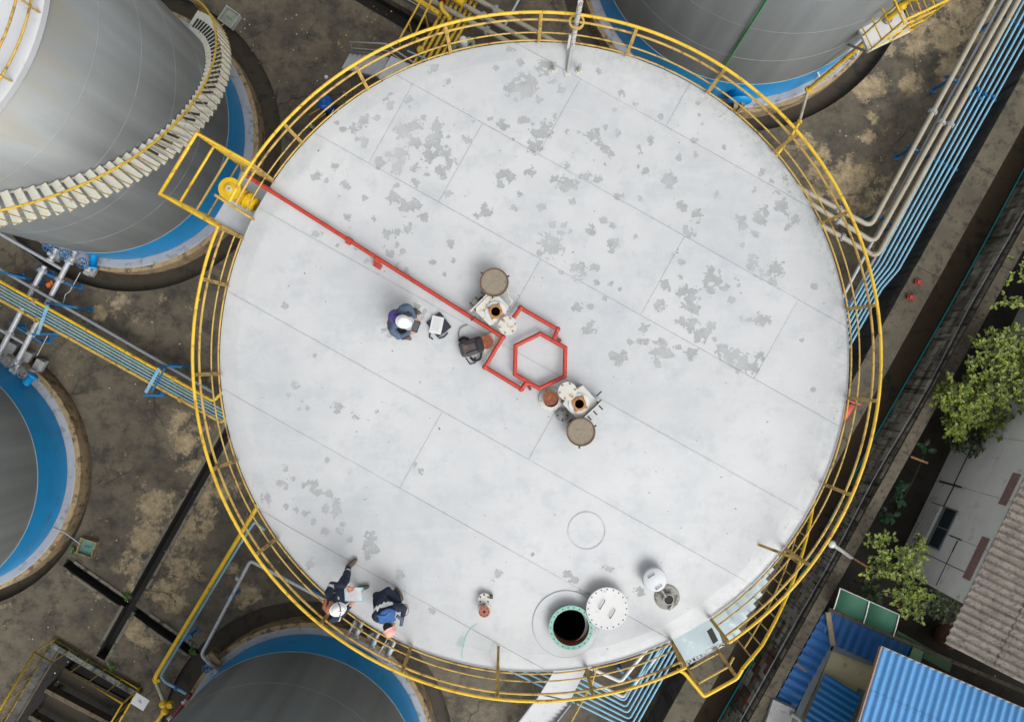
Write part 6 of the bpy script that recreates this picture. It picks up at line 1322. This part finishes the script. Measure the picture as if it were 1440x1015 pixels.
MB().tube([P(655, 503, RZ + .02), P(661, 512, RZ + .02), P(669, 510, RZ + .02), P(668, 502, RZ + .02)], .010, 6, fillet=.02).build('buckle_strap', BLK, bp_)
# ---------------------------------------------------------------- items on the ground by the upper left roof edge
dr = empty('water_drum', P(462, 152, 0), 'blue plastic drum with white mark behind the upper left railing', 'drum')
BD = mat('blue_plastic', lin(20, 92, 176), .4, var=.08)
MB().lathe([(0, .0), (.20, .0), (.22, .04), (.22, .28), (.23, .30), (.22, .32), (.22, .56), (.19, .62), (.07, .64), (.07, .68), (0, .68)], P(463, 153, 0), 28).build('body', BD, dr)
q = MB()
for dx, dy, ww, hh in ((-.03, 0, .015, .09), (.03, -.035, .07, .015), (.02, .0, .015, .08)): q.box(P(463, 153, 0) + Vector((dx, dy - .1, .628)), (ww, hh, .004))
q.build('mark', WHT, dr)
tr_ = empty('hand_trolley', P(448, 165, 0), 'yellow framed trolley with brown case behind the upper left railing', 'trolley')
MB().tube([P(434, 162, .5), P(452, 152, .5), P(458, 160, .5), P(440, 172, .5)], .02, 6, closed=True).build('frame', YELW, tr_); MB().box(P(449, 168, .3), (.45, .3, .3), R(35)).build('case', mat('brown_case', lin(70, 56, 44), .7, var=.2, scale=8), tr_)
for q_ in ((440, 178), (458, 166)): MB().cyl(P(*q_, .1), .1, .05, 16, axis=(.6, -.8, 0)).build('wheel', BLK, tr_)
bt = empty('canister', P(440, 180, 0), 'small pale green canister near the upper left railing', 'canister'); MB().lathe([(0, 0), (.08, 0), (.09, .05), (.09, .2), (.04, .26), (.04, .3), (0, .3)], P(441, 179, 0), 18).build('body', mat('pale_green_plastic', lin(176, 184, 140), .5), bt)
bk = empty('canvas_bag', P(471, 160, 0), 'navy bag with white straps behind the upper left railing', 'bag'); soft_box('bag_body', P(471, 159, .2), (.42, .3, .3), R(30), NAVY, bk, .08)
for dx in (-.08, .08): MB().tube([P(471, 159, .36) + Vector((dx, -.15, -.05)), P(471, 159, .38) + Vector((dx, 0, .02)), P(471, 159, .36) + Vector((dx + .05, .15, -.05))], .02, 6).build('strap', WHT, bk)
pl2 = empty('pebble_cap', P(459, 109, 0), 'small white cap lying on the yard near the grey stair', 'cap'); MB().lathe([(0, .05), (.05, .05), (.06, .03), (.06, 0)], P(459, 109, 0), 16).build('cap', WHT, pl2)

# small loose chips and leaves on the yard, too many to count
rg = random.Random(21); lit = MB()
for k in range(420):
    x, y = rg.choice(((rg.uniform(0, 330), rg.uniform(400, 1010)), (rg.uniform(330, 560), rg.uniform(0, 200)), (rg.uniform(1120, 1420), rg.uniform(0, 320))))
    p = P(x, y, .0)
    if any((p - Vector((c.x, c.y, 0))).length < r_ + .9 for c, r_ in TC.values()): continue
    sz = rg.uniform(.008, .028); a = rg.uniform(0, 3); n_ = 5
    poly = [(p.x + sz * rg.uniform(.6, 1.2) * math.cos(a + q * 1.256), p.y + sz * rg.uniform(.6, 1.2) * math.sin(a + q * 1.256)) for q in range(n_)]
    lit.prism(poly, .0, rg.uniform(.006, .014), rg.choice((0, 0, 1, 2)))
tag(lit.build('litter', [mat('pale_chip', lin(170, 164, 150), .9), mat('dry_leaf', lin(120, 96, 58), .8), mat('dark_chip', lin(46, 42, 36), .9)]), 'small loose chips and dry leaves scattered on the concrete yard', 'litter', kind='stuff')
